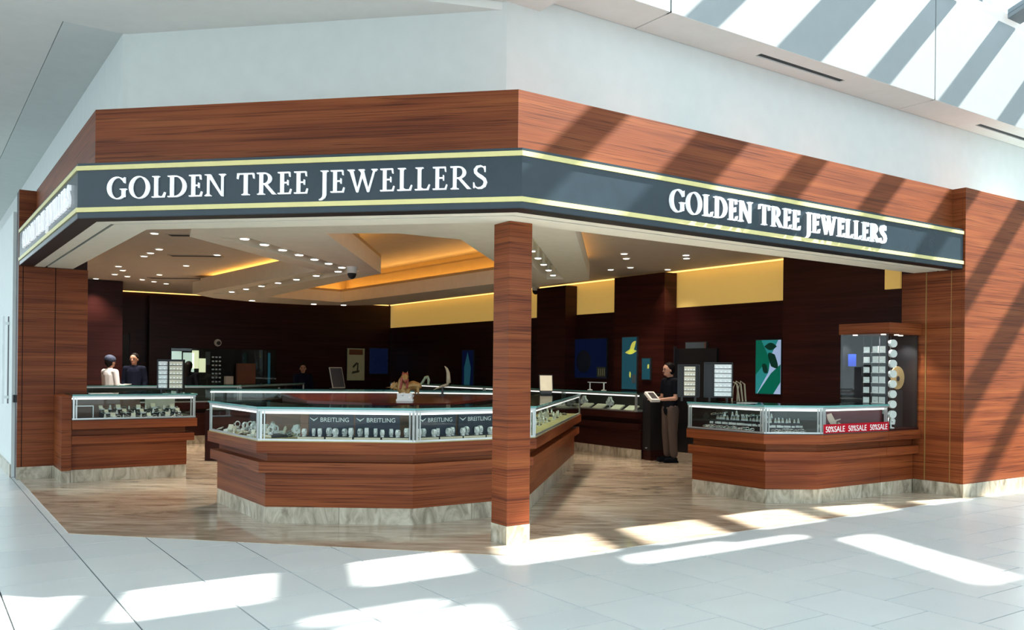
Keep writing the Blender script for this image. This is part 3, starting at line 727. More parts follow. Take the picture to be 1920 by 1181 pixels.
for x, y in ((10.12, 6.45), (10.36, 6.42), (10.12, 6.85), (10.58, 6.5)):
    bm = bmesh.new(); lathe(bm, [(.03, 2.029), (.03, 2.018)], 12, (x, y, 0)); link('cabinet_light', mesh_from(bm, 'cabinet_light'), 'lamp_white', tc)
    ld = bpy.data.lights.new('cabinet_beam', 'SPOT'); ld.energy = 18; ld.spot_size = math.radians(110); ld.spot_blend = .6; ld.shadow_soft_size = .02; ld.color = (1, .97, .92)
    lo = bpy.data.objects.new('cabinet_beam', ld); C.objects.link(lo); lo.location = (x, y, 2.005)

# ------------------------------------------------------------------ goods: shared meshes
def mk(fn, name, m):
    bm = bmesh.new(); fn(bm); me = mesh_from(bm, name); me.materials.append(M[m]); return me
def place(name, parts, p, ang, label, cat, group, sc=1.0):
    """parts: list of (partname, mesh); a single mesh is the thing itself"""
    if len(parts) == 1:
        o = link(name, parts[0][1], None); o.location = p; o.rotation_euler = (0, 0, ang); o.scale = (sc,) * 3
        return tag(o, label, cat, group)
    t = thing(name, label, cat, p, group, ang); t.scale = (sc,) * 3
    for nm, me in parts:
        link(nm, me, None, t, (0, 0, 0))
    return t
def watch_stand_mesh(bm):            # C-shaped cuff on a small foot
    seg = 10
    for k in range(seg):
        a0, a1 = math.radians(-60 + 300 * k / seg), math.radians(-60 + 300 * (k + 1) / seg)
        q = []
        for a, r in ((a0, .034), (a1, .034), (a1, .024), (a0, .024)): q.append((r * math.cos(a), .052 + r * math.sin(a) * 1.2))
        v = [bm.verts.new((-.019 + .0, p[0], p[1])) for p in q] + [bm.verts.new((.019, p[0], p[1])) for p in q]
        for f in ((0, 1, 2, 3), (7, 6, 5, 4), (0, 4, 5, 1), (1, 5, 6, 2), (2, 6, 7, 3), (3, 7, 4, 0)): bm.faces.new([v[i] for i in f])
    add_box(bm, -.016, .016, -.025, .025, 0, .012); add_box(bm, -.009, .009, -.012, .012, .012, .03)
ME_STAND = mk(watch_stand_mesh, 'watch_stand', 'white_stand')
def watch_face(bm): 
    lathe(bm, [(.012, 0), (.012, .007), (.010, .010)], 12, (0, 0, 0))
    bmesh.ops.rotate(bm, verts=bm.verts[:], cent=(0, 0, 0), matrix=Matrix.Rotation(math.pi / 2, 3, 'X'))
    bmesh.ops.translate(bm, verts=bm.verts[:], vec=(0, -.033, .056))
ME_FACE = mk(watch_face, 'watch_case', 'silver')
def tray_mesh(bm): add_box(bm, -.13, .13, -.085, .085, 0, .022); add_box(bm, -.122, .122, -.077, .077, .022, .026)
ME_TRAY = mk(tray_mesh, 'tray', 'velvet')
ME_LIP = mk(lambda bm: add_box(bm, -.131, .131, -.092, -.0855, .001, .024), 'tray_lip', 'cream_leather')
ME_CTRAY = mk(tray_mesh, 'pad', 'cream_leather')
def ring_cone(bm): lathe(bm, [(.018, 0), (.014, .02), (.007, .05), (.003, .055)], 10)
ME_CONE = mk(ring_cone, 'ring_cone', 'white_stand')
ME_RING = mk(lambda bm: [tube(bm, [(.0125 * math.cos(a * math.pi / 5), .0125 * math.sin(a * math.pi / 5), .026) for a in range(11)], .003, 5)], 'ring', 'gold_metal')
def bust(bm): 
    lathe(bm, [(.035, 0), (.035, .006), (.008, .012), (.008, .035)], 10)
    f = [(-.05, .035), (.05, .035), (.062, .075), (.03, .10), (.018, .135), (-.018, .135), (-.03, .10), (-.062, .075)]
    a = [bm.verts.new((x, -.012, z)) for x, z in f]; b = [bm.verts.new((x, .012, z)) for x, z in f]
    bm.faces.new(a); bm.faces.new(b[::-1])
    for i in range(8): bm.faces.new((a[i], a[(i + 1) % 8], b[(i + 1) % 8], b[i]))
ME_BUST = mk(bust, 'necklace_bust', 'white_stand')
def chain(bm): tube(bm, [(-.035 + .07 * k / 10, -.016, .112 - .05 * math.sin(math.pi * k / 10)) for k in range(11)], .0035, 5)
ME_CHAIN = mk(chain, 'chain', 'silver')
def bangle(bm): tube(bm, [(.032 * math.cos(2 * math.pi * k / 14), .032 * math.sin(2 * math.pi * k / 14), .02 + .012 * math.sin(2 * math.pi * k / 14)) for k in range(15)], .0055, 6)
ME_BANGLE = mk(bangle, 'bangle', 'silver')
ME_PILLOW = mk(lambda bm: lathe(bm, [(.034, 0), (.038, .006), (.034, .012), (.026, .015)], 12), 'cushion', 'velvet')
def box_small(bm): add_box(bm, -.03, .03, -.025, .025, 0, .022)
ME_BOXB = mk(box_small, 'ring_box_base', 'white_stand')
def box_lid(bm):
    add_box(bm, -.03, .03, 0, .006, 0, .05)
    bmesh.ops.rotate(bm, verts=bm.verts[:], cent=(0, 0, 0), matrix=Matrix.Rotation(-.35, 3, 'X')); bmesh.ops.translate(bm, verts=bm.verts[:], vec=(0, .022, .02))
ME_BOXL = mk(box_lid, 'ring_box_lid', 'cream_leather')
ME_TAG = mk(lambda bm: [add_box(bm, -.02, .02, -.004, .004, 0, .024)], 'price_tag', 'paper')
def text_mesh(s, size, m, name='lettering', ext=.001):
    cu = bpy.data.curves.new(name, 'FONT'); cu.body = s; cu.size = size; cu.align_x = 'CENTER'; cu.extrude = ext
    o = bpy.data.objects.new(name, cu); C.objects.link(o)
    bpy.context.view_layer.update()
    me = bpy.data.meshes.new_from_object(o.evaluated_get(bpy.context.evaluated_depsgraph_get()))
    bpy.data.objects.remove(o); me.name = name; me.materials.clear(); me.materials.append(M[m])
    me.transform(Matrix.Rotation(math.pi / 2, 4, 'X')); return me
ME_BRAND = text_mesh('BREITLING', .062, 'print_white')
ME_CARD = mk(lambda bm: add_box(bm, -.225, .225, 0, .012, 0, .25), 'card', 'card_navy')
def emblem(bm):
    for s in (-1, 1):
        tube(bm, [(0, -.002, .0), (s * .022, -.002, .012), (s * .04, -.002, .026)], [.006, .005, .002], 5)
    lathe(bm, [(.008, -.008), (.008, .008)], 8, (0, -.002, 0))
ME_EMB = mk(emblem, 'emblem', 'print_white')
def brand_card(key, s, dep, label, mirror=False):
    p, a = spot(key, s, dep, .8225)
    t = thing('brand_card', label, 'card', p, 'navy brand cards in the central counter', a)
    link('card', ME_CARD, None, t, (0, 0, 0)); o = link('lettering', ME_BRAND, None, t, (.035, -.0015, .165)); link('emblem', ME_EMB, None, t, (-.175, -.004, .18))
brand_card('mB', .58, .27, 'navy brand card, left one in the front left angled showcase')
brand_card('mB', 1.05, .27, 'navy brand card, right one in the front left angled showcase')
brand_card('mC', .42, .27, 'navy brand card, left one in the front showcase beside the column')
brand_card('mC', .90, .27, 'navy brand card, right one in the front showcase beside the column')
for key, s, lab in (('mB', .815, 'brown card divider in the front left angled showcase, between navy cards'), ('mB', .305, 'brown card divider at the left of the navy cards'), ('mC', 1.17, 'brown card divider beside the wooden column')):
    p, a = spot(key, s, .285, .8225); o = box('card_divider', (-.04, .04, 0, .01, 0, .245), 'card_brown'); o.location = p; o.rotation_euler = (0, 0, a); tag(o, lab, 'card')
def tray(key, s, dep, label, group, z=.8225, cream=False, rot=0):
    p, a = spot(key, s, dep, z)
    return place('tray', [('pad', ME_CTRAY if cream else ME_TRAY), ('front_lip', ME_LIP)], p, a + rot, label, 'tray', group)
def watches(key, lst, label, group, z=.8485):
    for s, dep in lst:
        p, a = spot(key, s, dep, z); place('watch_stand', [('cuff', ME_STAND), ('watch_case', ME_FACE)], p, a + random.uniform(-.45, .45), label, 'watch', group, random.uniform(.8, 1.0))
for s in (.42, .70, .98, 1.26):
    tray('mB', s, .17, 'black tray with cream front edge in the front left angled showcase', 'trays in the front left angled showcase')
watches('mB', [(.34 + .078 * k, .14 + .07 * ((k * 3) % 2)) for k in range(14)], 'white watch cuff on a tray in the front left angled showcase', 'watches in the front left angled showcase')
for s in (.20, .48, .76, 1.04):
    tray('mC', s, .17, 'black tray with cream front edge in the front showcase beside the column', 'trays in the front showcase')
watches('mC', [(.14 + .085 * k, .14 + .07 * (k % 2)) for k in range(13)], 'white watch cuff on a tray in the front showcase beside the column', 'watches in the front showcase')
for s in (.30, .62, .94, 1.26):
    tray('mA', s, .2, 'black tray in the left side showcase of the central counter', 'trays in the left side showcase')
watches('mA', [(.25 + .13 * k, .14 + .1 * (k % 2)) for k in range(9)], 'white watch cuff in the left side showcase of the central counter', 'watches in the left side showcase')
KIND = {'ring_cone': ([('cone', ME_CONE), ('ring', ME_RING)], 'ring'), 'necklace_bust': ([('bust', ME_BUST), ('chain', ME_CHAIN)], 'necklace'),
        'bangle': ([('cushion', ME_PILLOW), ('bangle', ME_BANGLE)], 'bracelet'), 'ring_box': ([('base', ME_BOXB), ('lid', ME_BOXL)], 'ring box'), 'price_tag': ([('price_tag', ME_TAG)], 'price tag')}
WORD = {'ring_cone': 'small white ring cone', 'necklace_bust': 'white necklace bust', 'bangle': 'silver bangle on a black cushion', 'ring_box': 'open white ring box', 'price_tag': 'small white price tag'}
def clutter(key, where, n, l0, l1, kinds, d0=.06, d1=.42, z=.8225, steps=False):
    if steps:
        for r in (1, 2):
            p, a = spot(key, (l0 + l1) / 2, d0 + (d1 - d0) * (r + .5) / 3, z); hw = (l1 - l0) / 2; hd = (d1 - d0) / 6
            o = box('display_step', (-hw, hw, -hd, hd, 0, .05 * r), 'velvet'); o.location = p; o.rotation_euler = (0, 0, a)
            tag(o, ('low', 'high')[r - 1] + ' black velvet step ' + where, 'display step')
    rows = 3; cols = max(1, n // rows); k = 0
    for r in range(rows):
        for c in range(cols):
            s = l0 + (l1 - l0) * (c + .5 + random.uniform(-.22, .22)) / cols; dep = d0 + (d1 - d0) * (r + .5 + random.uniform(-.2, .2)) / rows
            kd = kinds[(k * 7 + r) % len(kinds)]; k += 1
            p, a = spot(key, s, dep, z + (.0505 * r if steps else 0))
            parts, cat = KIND[kd]
            place(kd, parts, p, a + random.uniform(-.5, .5), WORD[kd] + ' ' + where, cat, WORD[kd].split()[-1] + 's ' + where, random.uniform(.85, 1.2) * (.8 if kd == 'necklace_bust' else 1))
CLU = ['bangle', 'price_tag', 'ring_cone', 'bangle', 'necklace_bust', 'price_tag', 'ring_box']
ALL = ['ring_cone', 'bangle', 'necklace_bust', 'ring_box', 'price_tag']
clutter('rA', 'in the left side showcase of the right counter', 60, .06, .86, CLU, steps=True)
clutter('rA', 'on the glass shelf of the right counter side showcase', 15, .1, 1.0, ['bangle', 'ring_cone', 'price_tag'], .16, .46, .9785)
clutter('rB', 'in the narrow corner showcase of the right counter', 27, .10, .52, CLU, .06, .34, steps=True)
clutter('rC', 'in the front showcase of the right counter', 12, .5, 1.2, ALL, .15, .42)
clutter('mA', 'in the left side showcase of the central counter', 18, .15, 1.45, ['necklace_bust', 'ring_box', 'bangle'], .3, .5)
clutter('mA', 'beside the left side glass of the central counter', 15, .05, 1.2, ['bangle', 'ring_box', 'ring_cone'], -.04, .16)
clutter('lA', 'in the front showcase of the left counter', 54, .40, 1.42, ['ring_cone', 'bangle', 'ring_box', 'bangle'], steps=True)
clutter('lB', 'in the side showcase of the left counter', 12, .1, 1.2, ['bangle', 'ring_box'])
clutter('mD', 'in the long right side showcase of the central counter', 48, .10, 4.6, ['bangle', 'necklace_bust', 'ring_cone'])
clutter('mD', 'on the glass shelf of the long right side showcase', 18, .2, 3.4, ['bangle', 'price_tag'], .16, .46, .9785)
clutter('bB', 'in the rear left showcase of the central counter', 15, .3, 2.7, ['bangle', 'ring_box', 'ring_cone'])
for s, d_ in ((.35, .2), (.75, .18), (1.2, .22), (1.6, .2)):
    tray('fC', s, d_, 'cream jewellery pad in the showcase beside the standing woman', 'pads beside the woman', z=.845, cream=True).rotation_euler.x = .5
for s in (.15, .9): 
    p, a = spot('fC', s, .3); place('necklace_bust', KIND['necklace_bust'][0], p, a, 'white necklace bust in the showcase beside the standing woman', 'necklace', 'necklaces beside the woman', 1.6)
# small grey display riser and plain cream card in the left counter
p, a = spot('lA', .18, .22); rs = thing('display_riser', 'small grey step riser at the left end of the left counter', 'riser', p, None, a)
for b in ((-.11, .11, -.08, .08, 0, .012), (-.11, -.098, -.08, .08, .012, .16), (.098, .11, -.08, .08, .012, .16), (-.11, .11, -.08, .08, .16, .172)):
    bm = bmesh.new(); add_box(bm, *b); link('panel', mesh_from(bm, 'panel'), 'dark_metal' if b[5] < .1 else 'steel', rs, (0, 0, 0))
p, a = spot('lA', 1.2, .46); o = box('cream_card', (-.2, .2, 0, .01, 0, .26), 'cream_leather'); o.location = p; o.rotation_euler = (0, 0, a); tag(o, 'pale cream card at the right end of the left counter', 'card')
# sale strip and burgundy graphic on the right counter
p, a = spot('rC', .64, -.094, .823)
ss = thing('sale_strip', 'red sale strip with white lettering along the glass of the right counter', 'sign', p, None, a)
bm = bmesh.new(); add_box(bm, -.655, .655, -.006, 0, 0, .108); link('strip', mesh_from(bm, 'strip'), 'sale_red', ss, (0, 0, 0))
ME_SALE = text_mesh('50%SALE', .098, 'print_white')
for k in (-.435, .0, .435): link('lettering', ME_SALE, None, ss, (k, -.0075, .016))
p, a = spot('rC', .64, -.04, .8225)
bg_ = thing('graphic_panel', 'dark burgundy picture panel with a pale hand behind the sale strip', 'poster', p, None, a)
bm = bmesh.new(); add_box(bm, -.60, .60, 0, .008, 0, .255); link('board', mesh_from(bm, 'board'), 'burgundy', bg_, (0, 0, 0))
def hand_print(bm):
    plate(bm, [(-.52, .22), (-.43, .235), (-.36, .15), (-.30, .12), (-.33, .085), (-.44, .10), (-.50, .16)], .002)
    for k in range(4): plate(bm, [(-.33 + .01 * k, .13 - .012 * k), (-.22 + .008 * k, .10 - .016 * k), (-.225 + .008 * k, .09 - .016 * k), (-.34 + .01 * k, .118 - .012 * k)], .002)
    plate(bm, [(-.36, .15), (-.25, .165), (-.25, .155), (-.345, .135)], .002)
bm = bmesh.new(); hand_print(bm); link('hand_print', mesh_from(bm, 'hand_print'), 'print_beige', bg_, (0, -.0025, 0))

# contents of the tall cabinet: columns of white earring cards on steps
ME_ECARD = mk(lambda bm: [add_box(bm, -.040, .040, -.004, .004, .0, .078), add_box(bm, -.042, .042, -.03, .006, -.006, 0)], 'earring_card', 'white_stand')
ME_EOVAL = mk(lambda bm: plate(bm, [(.078 * math.cos(2 * math.pi * k / 12), .05 + .05 * math.sin(2 * math.pi * k / 12)) for k in range(12)], .03), 'bracelet_roll', 'white_stand')
ME_DARKDOT = mk(lambda bm: [add_box(bm, -.02, .02, -.0065, -.0045, .018, .026)], 'earring_pair', 'silver')
for k in range(7):
    z = 1.03 + .128 * k
    for j, yy in enumerate((6.45, 6.545)):
        place('earring_card', [('card', ME_ECARD), ('earring_pair', ME_DARKDOT)], (10.10, yy, z), -math.pi / 2, 'white earring card in the %s column on the side glass of the tall cabinet' % ('right', 'left')[j], 'earring card', 'earring cards in the tall cabinet')
    place('earring_card', [('card', ME_ECARD), ('earring_pair', ME_DARKDOT)], (10.10, 6.67, z), -math.pi / 2 + .5, 'white tilted earring card in the rear column of the tall cabinet', 'earring card', 'tilted earring cards in the tall cabinet', .9)
for k in range(8):
    o = link('bracelet_roll', ME_EOVAL, None); o.location = (10.225, 6.372, .965 + .128 * k); tag(o, 'white oval bracelet roll in the front column of the tall cabinet', 'bracelet', 'bracelet rolls in the tall cabinet')
tr_ = thing('earring_rack', 'thin dark rack carrying the cards in the tall cabinet', 'rack', (10.14, 6.5, .836))
for x, y in ((10.112, 6.40), (10.112, 6.50), (10.112, 6.61), (10.112, 6.72)):
    box('upright', (x - .004, x + .004, y - .004, y + .004, .836, 2.0), 'dark_metal', tr_)
for x in (10.14, 10.21): box('upright', (x - .004, x + .004, 6.404, 6.412, .836, 2.0), 'dark_metal', tr_)
bm = bmesh.new(); bmesh.ops.create_circle(bm, cap_ends=True, segments=20, radius=.15, matrix=Matrix.Translation((0, 0, 0)) @ Matrix.Rotation(math.pi / 2, 4, 'X'))
r_ = bmesh.ops.extrude_face_region(bm, geom=bm.faces[:]); bmesh.ops.translate(bm, verts=[v for v in r_['geom'] if isinstance(v, bmesh.types.BMVert)], vec=(0, .015, 0))
dk = thing('disc_stand', 'round tan disc display with a dark centre in the tall cabinet', 'display', (10.56, 6.52, .836)); link('disc', mesh_from(bm, 'disc'), 'tan_disc', dk, (0, 0, .64))
bm = bmesh.new(); plate(bm, [(.035 * math.cos(k), .035 * math.sin(k)) for k in (0, .9, 1.8, 2.8, 3.7, 4.6, 5.5)], .006); link('dark_motif', mesh_from(bm, 'dark_motif'), 'velvet', dk, (0, -.007, .63))
bm = bmesh.new(); add_box(bm, -.1, .1, -.01, .02, 0, .48); link('foot', mesh_from(bm, 'foot'), 'dark_metal', dk, (0, 0, 0))
o = box('blue_card', (-.05, .05, 0, .006, 0, .16), 'blue_card'); o.location = (10.16, 6.92, 1.62); o.rotation_euler = (0, 0, -1.2); tag(o, 'small blue card hanging in the tall cabinet', 'card')
place('necklace_bust', KIND['necklace_bust'][0], (10.30, 6.45, .836), 0, 'white bust at the bottom of the tall cabinet', 'necklace', None, 1.3)

# white tray racks standing on the counters
def rack(x, y, ang, w_, h_, label, panels, rows):
    t = thing('tray_rack', label, 'rack', (x, y, 1.151), None, ang)
    def pb(nm, b, m, par=None):
        bm = bmesh.new(); add_box(bm, *b); return link(nm, mesh_from(bm, nm), m, t, (0, 0, 0))
    pb('back', (-w_ / 2, w_ / 2, .02, .04, .05, h_), 'black')
    for b in ((-w_ / 2, -w_ / 2 + .015, -.02, .02, .05, h_), (w_ / 2 - .015, w_ / 2, -.02, .02, .05, h_), (-w_ / 2, w_ / 2, -.02, .02, h_ - .012, h_), (-w_ / 2, w_ / 2, -.02, .02, .05, .062)): pb('frame', b, 'black')
    for s in (-.3, .3): pb('foot', (w_ * s - .012, w_ * s + .012, -.05, .06, 0, .05), 'black')
    for x0, x1, m in panels:
        for r in range(rows):
            z0 = .07 + (h_ - .09) * r / rows; z1 = .07 + (h_ - .09) * (r + 1) / rows - .008
            tr = pb('tray', (x0 * w_, x1 * w_, -.012, .019, z0, z1), m)
            n = 2 if x1 - x0 < .35 else 4
            for q in range(n):
                xa = x0 * w_ + (x1 - x0) * w_ * (q + .5) / n
                bm = bmesh.new(); add_box(bm, xa - .008, xa + .008, -.016, -.0125, z0 + .012, z0 + .022); link('jewel', mesh_from(bm, 'jewel'), 'silver', tr).parent = tr
rack(3.0, 12.80, -HEAD, .37, .47, 'upright rack of cream jewellery trays standing on the left counter', [(-.46, -.13, 'white_stand'), (-.04, .46, 'cream_leather')], 6)
rack(8.45, 7.67, -HEAD - .15, .36, .50, 'upright rack of white jewellery trays standing on the right counter', [(-.13, .46, 'print_white')], 7)
rack(8.225, 7.965, -HEAD - .15, .28, .47, 'dark narrow rack with a column of cream trays beside the white rack', [(-.20, .30, 'cream_leather')], 6)
# cream easel display and reflections, black tilted panel
def slab_stand(x, y, z, ang, w_, h_, m, back, label, name, cat, tilt=.2):
    t = thing(name, label, cat, (x, y, z), None, ang)
    bm = bmesh.new(); add_box(bm, -w_ / 2, w_ / 2, -.008, .008, 0, h_); bmesh.ops.rotate(bm, verts=bm.verts[:], cent=(0, 0, 0), matrix=Matrix.Rotation(-tilt, 3, 'X')); link('board', mesh_from(bm, 'board'), back, t, (0, 0, .03))
    bm = bmesh.new(); add_box(bm, -w_ / 2 + .012, w_ / 2 - .012, -.011, -.0085, .012, h_ - .012); bmesh.ops.rotate(bm, verts=bm.verts[:], cent=(0, 0, 0), matrix=Matrix.Rotation(-tilt, 3, 'X')); link('face', mesh_from(bm, 'face'), m, t, (0, 0, .03))
    bm = bmesh.new(); add_box(bm, -w_ * .4, w_ * .4, -.03, .10, 0, .03); link('foot', mesh_from(bm, 'foot'), 'dark_metal', t, (0, 0, 0))
slab_stand(8.38, 11.22, 1.151, -HEAD + .15, .22, .27, 'cream_leather', 'dark_metal', 'cream tilted display board on the right end of the central counter', 'display_board', 'display')
slab_stand(6.0, 13.92, 1.151, -HEAD + 1.0, .30, .36, 'velvet', 'steel', 'thin black tilted screen on the rear of the central counter', 'tilted_screen', 'screen', .25)

# ------------------------------------------------------------------ sculptures
def hull_capsule(bm, a, b, ra, rb, sub=1, sq=(1, 1, 1)):
    t = bmesh.new()
    for p, r in ((a, ra), (b, rb)):
        bmesh.ops.create_icosphere(t, subdivisions=sub + 1, radius=r, matrix=Matrix.Translation(p) @ Matrix.Diagonal((*sq, 1)))
    bmesh.ops.convex_hull(t, input=t.verts[:])
    loose = [v for v in t.verts if not v.link_faces]; bmesh.ops.delete(t, geom=loose, context='VERTS')
    tm = bpy.data.meshes.new('t'); t.to_mesh(tm); t.free(); bm.from_mesh(tm); bpy.data.meshes.remove(tm)
def remeshed(bm, voxel, name, m, smooth=4):
    me = bpy.data.meshes.new('tmp'); bm.to_mesh(me); bm.free()
    o = bpy.data.objects.new('tmp', me); C.objects.link(o)
    r = o.modifiers.new('r', 'REMESH'); r.mode = 'VOXEL'; r.voxel_size = voxel
    s = o.modifiers.new('s', 'SMOOTH'); s.iterations = smooth; s.factor = .5
    bpy.context.view_layer.update()
    out = bpy.data.meshes.new_from_object(o.evaluated_get(bpy.context.evaluated_depsgraph_get()))
    bpy.data.objects.remove(o); out.name = name; out.materials.clear(); out.materials.append(M[m])
    for p in out.polygons: p.use_smooth = True
    return out
sx, sy = ground(760, 751, 1.116)
st = thing('dragon_sculpture', 'gilded bronze dragon sculpture on a carved white base on the red cabinet', 'sculpture', (sx, sy, 1.1155), None, -HEAD)
bm = bmesh.new(); add_box(bm, -.105, .105, -.07, .07, 0, .025)
for k in range(26): 
    x, y = random.uniform(-.09, .09), random.uniform(-.06, .06); bmesh.ops.create_icosphere(bm, subdivisions=1, radius=random.uniform(.018, .032), matrix=Matrix.Translation((x, y, random.uniform(.035, .10))))
add_box(bm, -.095, .095, -.06, .06, .025, .10)
link('base', mesh_from(bm, 'base'), 'white_stand', st, (0, 0, 0))
bm = bmesh.new(); hc = hull_capsule
V = Vector
pts = [(-.02, 0, .10), (-.05, 0, .16), (-.045, .0, .24), (-.01, 0, .30)]          # rearing neck
for a, b, ra, rb in zip(pts, pts[1:], (.05, .055, .05), (.055, .05, .045)): hc(bm, V(a), V(b), ra, rb)
hc(bm, V((-.0, -.02, .31)), V((.01, -.06, .27)), .048, .030)      # head
for s in (-1, 1): hc(bm, V((.02 * s - .0, -.01, .345)), V((.035 * s, 0, .385)), .012, .004)
hc(bm, V((.0, 0, .17)), V((.10, .0, .20)), .05, .062); hc(bm, V((.10, .0, .20)), V((.17, 0, .19)), .062, .045)   # body
hc(bm, V((.05, -.02, .16)), V((.045, -.03, .105)), .028, .02); hc(bm, V((.16, -.02, .17)), V((.17, -.03, .11)), .026, .016); hc(bm, V((.13, .03, .16)), V((.13, .03, .11)), .024, .016)
link('body', remeshed(bm, .008, 'body', 'bronze'), None, st, (0, 0, 0))
bm = bmesh.new()
tl = [(.18, 0, .19), (.22, 0, .24), (.255, 0, .30), (.285, .0, .31), (.30, 0, .27), (.295, 0, .22)]
for a, b in zip(tl, tl[1:]): hc(bm, V(a), V(b), .020, .016)
link('tail', remeshed(bm, .007, 'tail', 'bronze_green'), None, st, (0, 0, 0))
bm = bmesh.new()
for a, b in (((-.03, -.045, .29), (-.055, -.05, .16)), ((.03, -.05, .27), (.03, -.045, .17)), ((-.02, -.03, .34), (.03, -.03, .345))): hc(bm, V(a), V(b), .024, .016)
hc(bm, V((.012, -.085, .262)), V((.012, -.088, .245)), .018, .014)
link('mane', remeshed(bm, .006, 'mane', 'bronze_red'), None, st, (0, 0, 0))
bm = bmesh.new()
for k in range(9):
    a = k * .7; hc(bm, V((-.13, 0, .19)), V((-.13 - .05 * math.cos(a), .02 * math.sin(a * 2), .19 + .05 * math.sin(a))), .018, .012)
hc(bm, V((-.06, 0, .13)), V((-.13, 0, .17)), .02, .015); hc(bm, V((-.17, 0, .17)), V((-.25, 0, .17)), .008, .004)
link('cloud', remeshed(bm, .007, 'cloud', 'bronze'), None, st, (0, 0, 0))
tx, ty = ground(830, 741, 1.116)
tk = thing('tusk_sculpture', 'curved ivory coloured tusk on a small pedestal beside the dragon', 'sculpture', (tx, ty, 1.1155), None, -HEAD)
bm = bmesh.new(); cv = [(-.14, 0, .085), (-.06, 0, .12), (.02, 0, .15), (.085, 0, .165), (.095, 0, .20), (.09, 0, .28), (.085, 0, .35), (.065, 0, .41), (.03, 0, .455)]
tube(bm, cv, [.004, .014, .022, .03, .036, .032, .028, .02, .006], 8); link('tusk', mesh_from(bm, 'tusk', True), 'ivory', tk, (0, 0, 0))
bm = bmesh.new(); lathe(bm, [(.05, 0), (.05, .02), (.018, .03), (.015, .13), (.02, .15)], 10); link('pedestal', mesh_from(bm, 'pedestal'), 'dark_metal', tk, (0, 0, 0))

# ------------------------------------------------------------------ screens, posters and wall things
def wall_panel(name, label, cat, wall, u0, u1, z0, z1, m, frame='dark_metal', th=.04):
    """flat thing on the right wall (x=12.02, u=y) or back wall (y=24, u=x)"""
    u0, u1 = min(u0, u1), max(u0, u1)
    if wall == 'R':
        t = thing(name, label, cat, (12.018, (u0 + u1) / 2, z0)); base = Matrix.Rotation(-math.pi / 2, 4, 'Z')
    elif wall == 'P':
        t = thing(name, label, cat, (11.698, (u0 + u1) / 2, z0)); base = Matrix.Rotation(-math.pi / 2, 4, 'Z')
    else:
        t = thing(name, label, cat, ((u0 + u1) / 2, 23.998, z0)); base = Matrix.Identity(4)
    t.rotation_euler = base.to_euler()
    wd, h = u1 - u0, z1 - z0
    bm = bmesh.new(); add_box(bm, -wd / 2 - .015, wd / 2 + .015, -th, 0, -.015, h + .015); link('frame', mesh_from(bm, 'frame'), frame, t, (0, 0, 0))
    bm = bmesh.new(); add_box(bm, -wd / 2, wd / 2, -th - .004, -th - .0005, 0, h); link('picture', mesh_from(bm, 'picture'), m, t, (0, 0, 0))
    def art(polys, mm, k=1, nm='print'):
        for poly in polys:
            bm = bmesh.new(); plate(bm, [((p[0] - .5) * wd, p[1] * h) for p in poly], .0015)
            link(nm, mesh_from(bm, nm), mm, t, (0, -th - .004 - .002 * k, 0))
    return art
def leaf(c, ax, wd, n=10):
    out = []
    for s in (1, -1):
        for k in range(n + 1):
            tt = k / n if s == 1 else 1 - k / n; q = math.sin(math.pi * tt) * wd * s
            out.append((c[0] + ax[0] * (tt - .5) - ax[1] * q, c[1] + ax[1] * (tt - .5) + ax[0] * q))
    return out[:-1]
art = wall_panel('wall_poster', 'green, teal and pale blue lit poster with dark leaf shapes on the right wall', 'poster', 'R', 9.50, 10.02, 1.16, 2.07, 'screen_pale')
# u axis runs with the viewer's right
art([[(0, 0), (.0, 1), (.9, 1), (.62, .72), (.52, .40), (.28, .2), (.06, .0)]], 'screen_teal2', 1)
art([[(.08, .0), (.72, .0), (1, .22), (1, .55), (.62, .38)], [(0, .35), (0, 1), (.22, 1), (.55, .66), (.53, .42), (.25, .5)]], 'screen_green', 2)
art([leaf((.70, .62), (.14, .22), .9), leaf((.60, .88), (.5, .0), .14), leaf((.38, .47), (.24, -.16), .3)], 'screen_dark', 3)
art = wall_panel('wall_screen', 'large dark blue screen on the right wall between pilasters', 'screen', 'R', 13.95, 15.2, 1.36, 2.19, 'screen_blue')
art([[(.40 + .2 * math.cos(k * .45), .42 + .30 * math.sin(k * .45)) for k in range(14)]], 'card_navy', 1); art([[(.76, .02), (1, .02), (1, .28), (.76, .28)]], 'poster_dark', 2)
art([[(.80 + .05 * k, .06), (.82 + .05 * k, .06), (.82 + .05 * k, .24), (.80 + .05 * k, .24)] for k in range(4)], 'poster_olive', 3)
art = wall_panel('wall_screen', 'narrow teal screen with yellow ring pictures on the wide pilaster', 'screen', 'P', 12.68, 13.10, 1.16, 2.18, 'screen_teal')
art([leaf((.72, .80), (.5, .25), .16), leaf((.62, .72), (.8, .03), .06), leaf((.58, .28), (.12, .05), .5)], 'screen_yellow', 1); art([[(.72, .12), (.98, .12), (.98, .28), (.72, .28)]], 'poster_grey', 2)
art = wall_panel('wall_screen', 'small blue screen left of the standing woman', 'screen', 'P', 12.30, 12.52, 1.36, 1.76, 'screen_teal'); art([leaf((.8, .62), (.2, .2), .4)], 'screen_yellow', 1)
art = wall_panel('wall_poster', 'dim grey figure poster above the white tray rack', 'poster', 'R', 11.17, 11.68, 1.45, 2.06, 'poster_grey')
art([[(.2, .0), (.55, 0), (.58, .5), (.45, .62), (.38, .85), (.3, .62), (.18, .5)], [(.66, 0), (.86, 0), (.82, .55), (.72, .6)]], 'velvet', 1); art([[(.93, 0), (1, 0), (1, 1), (.93, 1)]], 'leather_brown', 2)
art = wall_panel('wall_poster', 'olive yellow lit poster with a sketch on the back wall', 'poster', 'B', 10.58, 11.13, 1.14, 2.08, 'poster_olive')
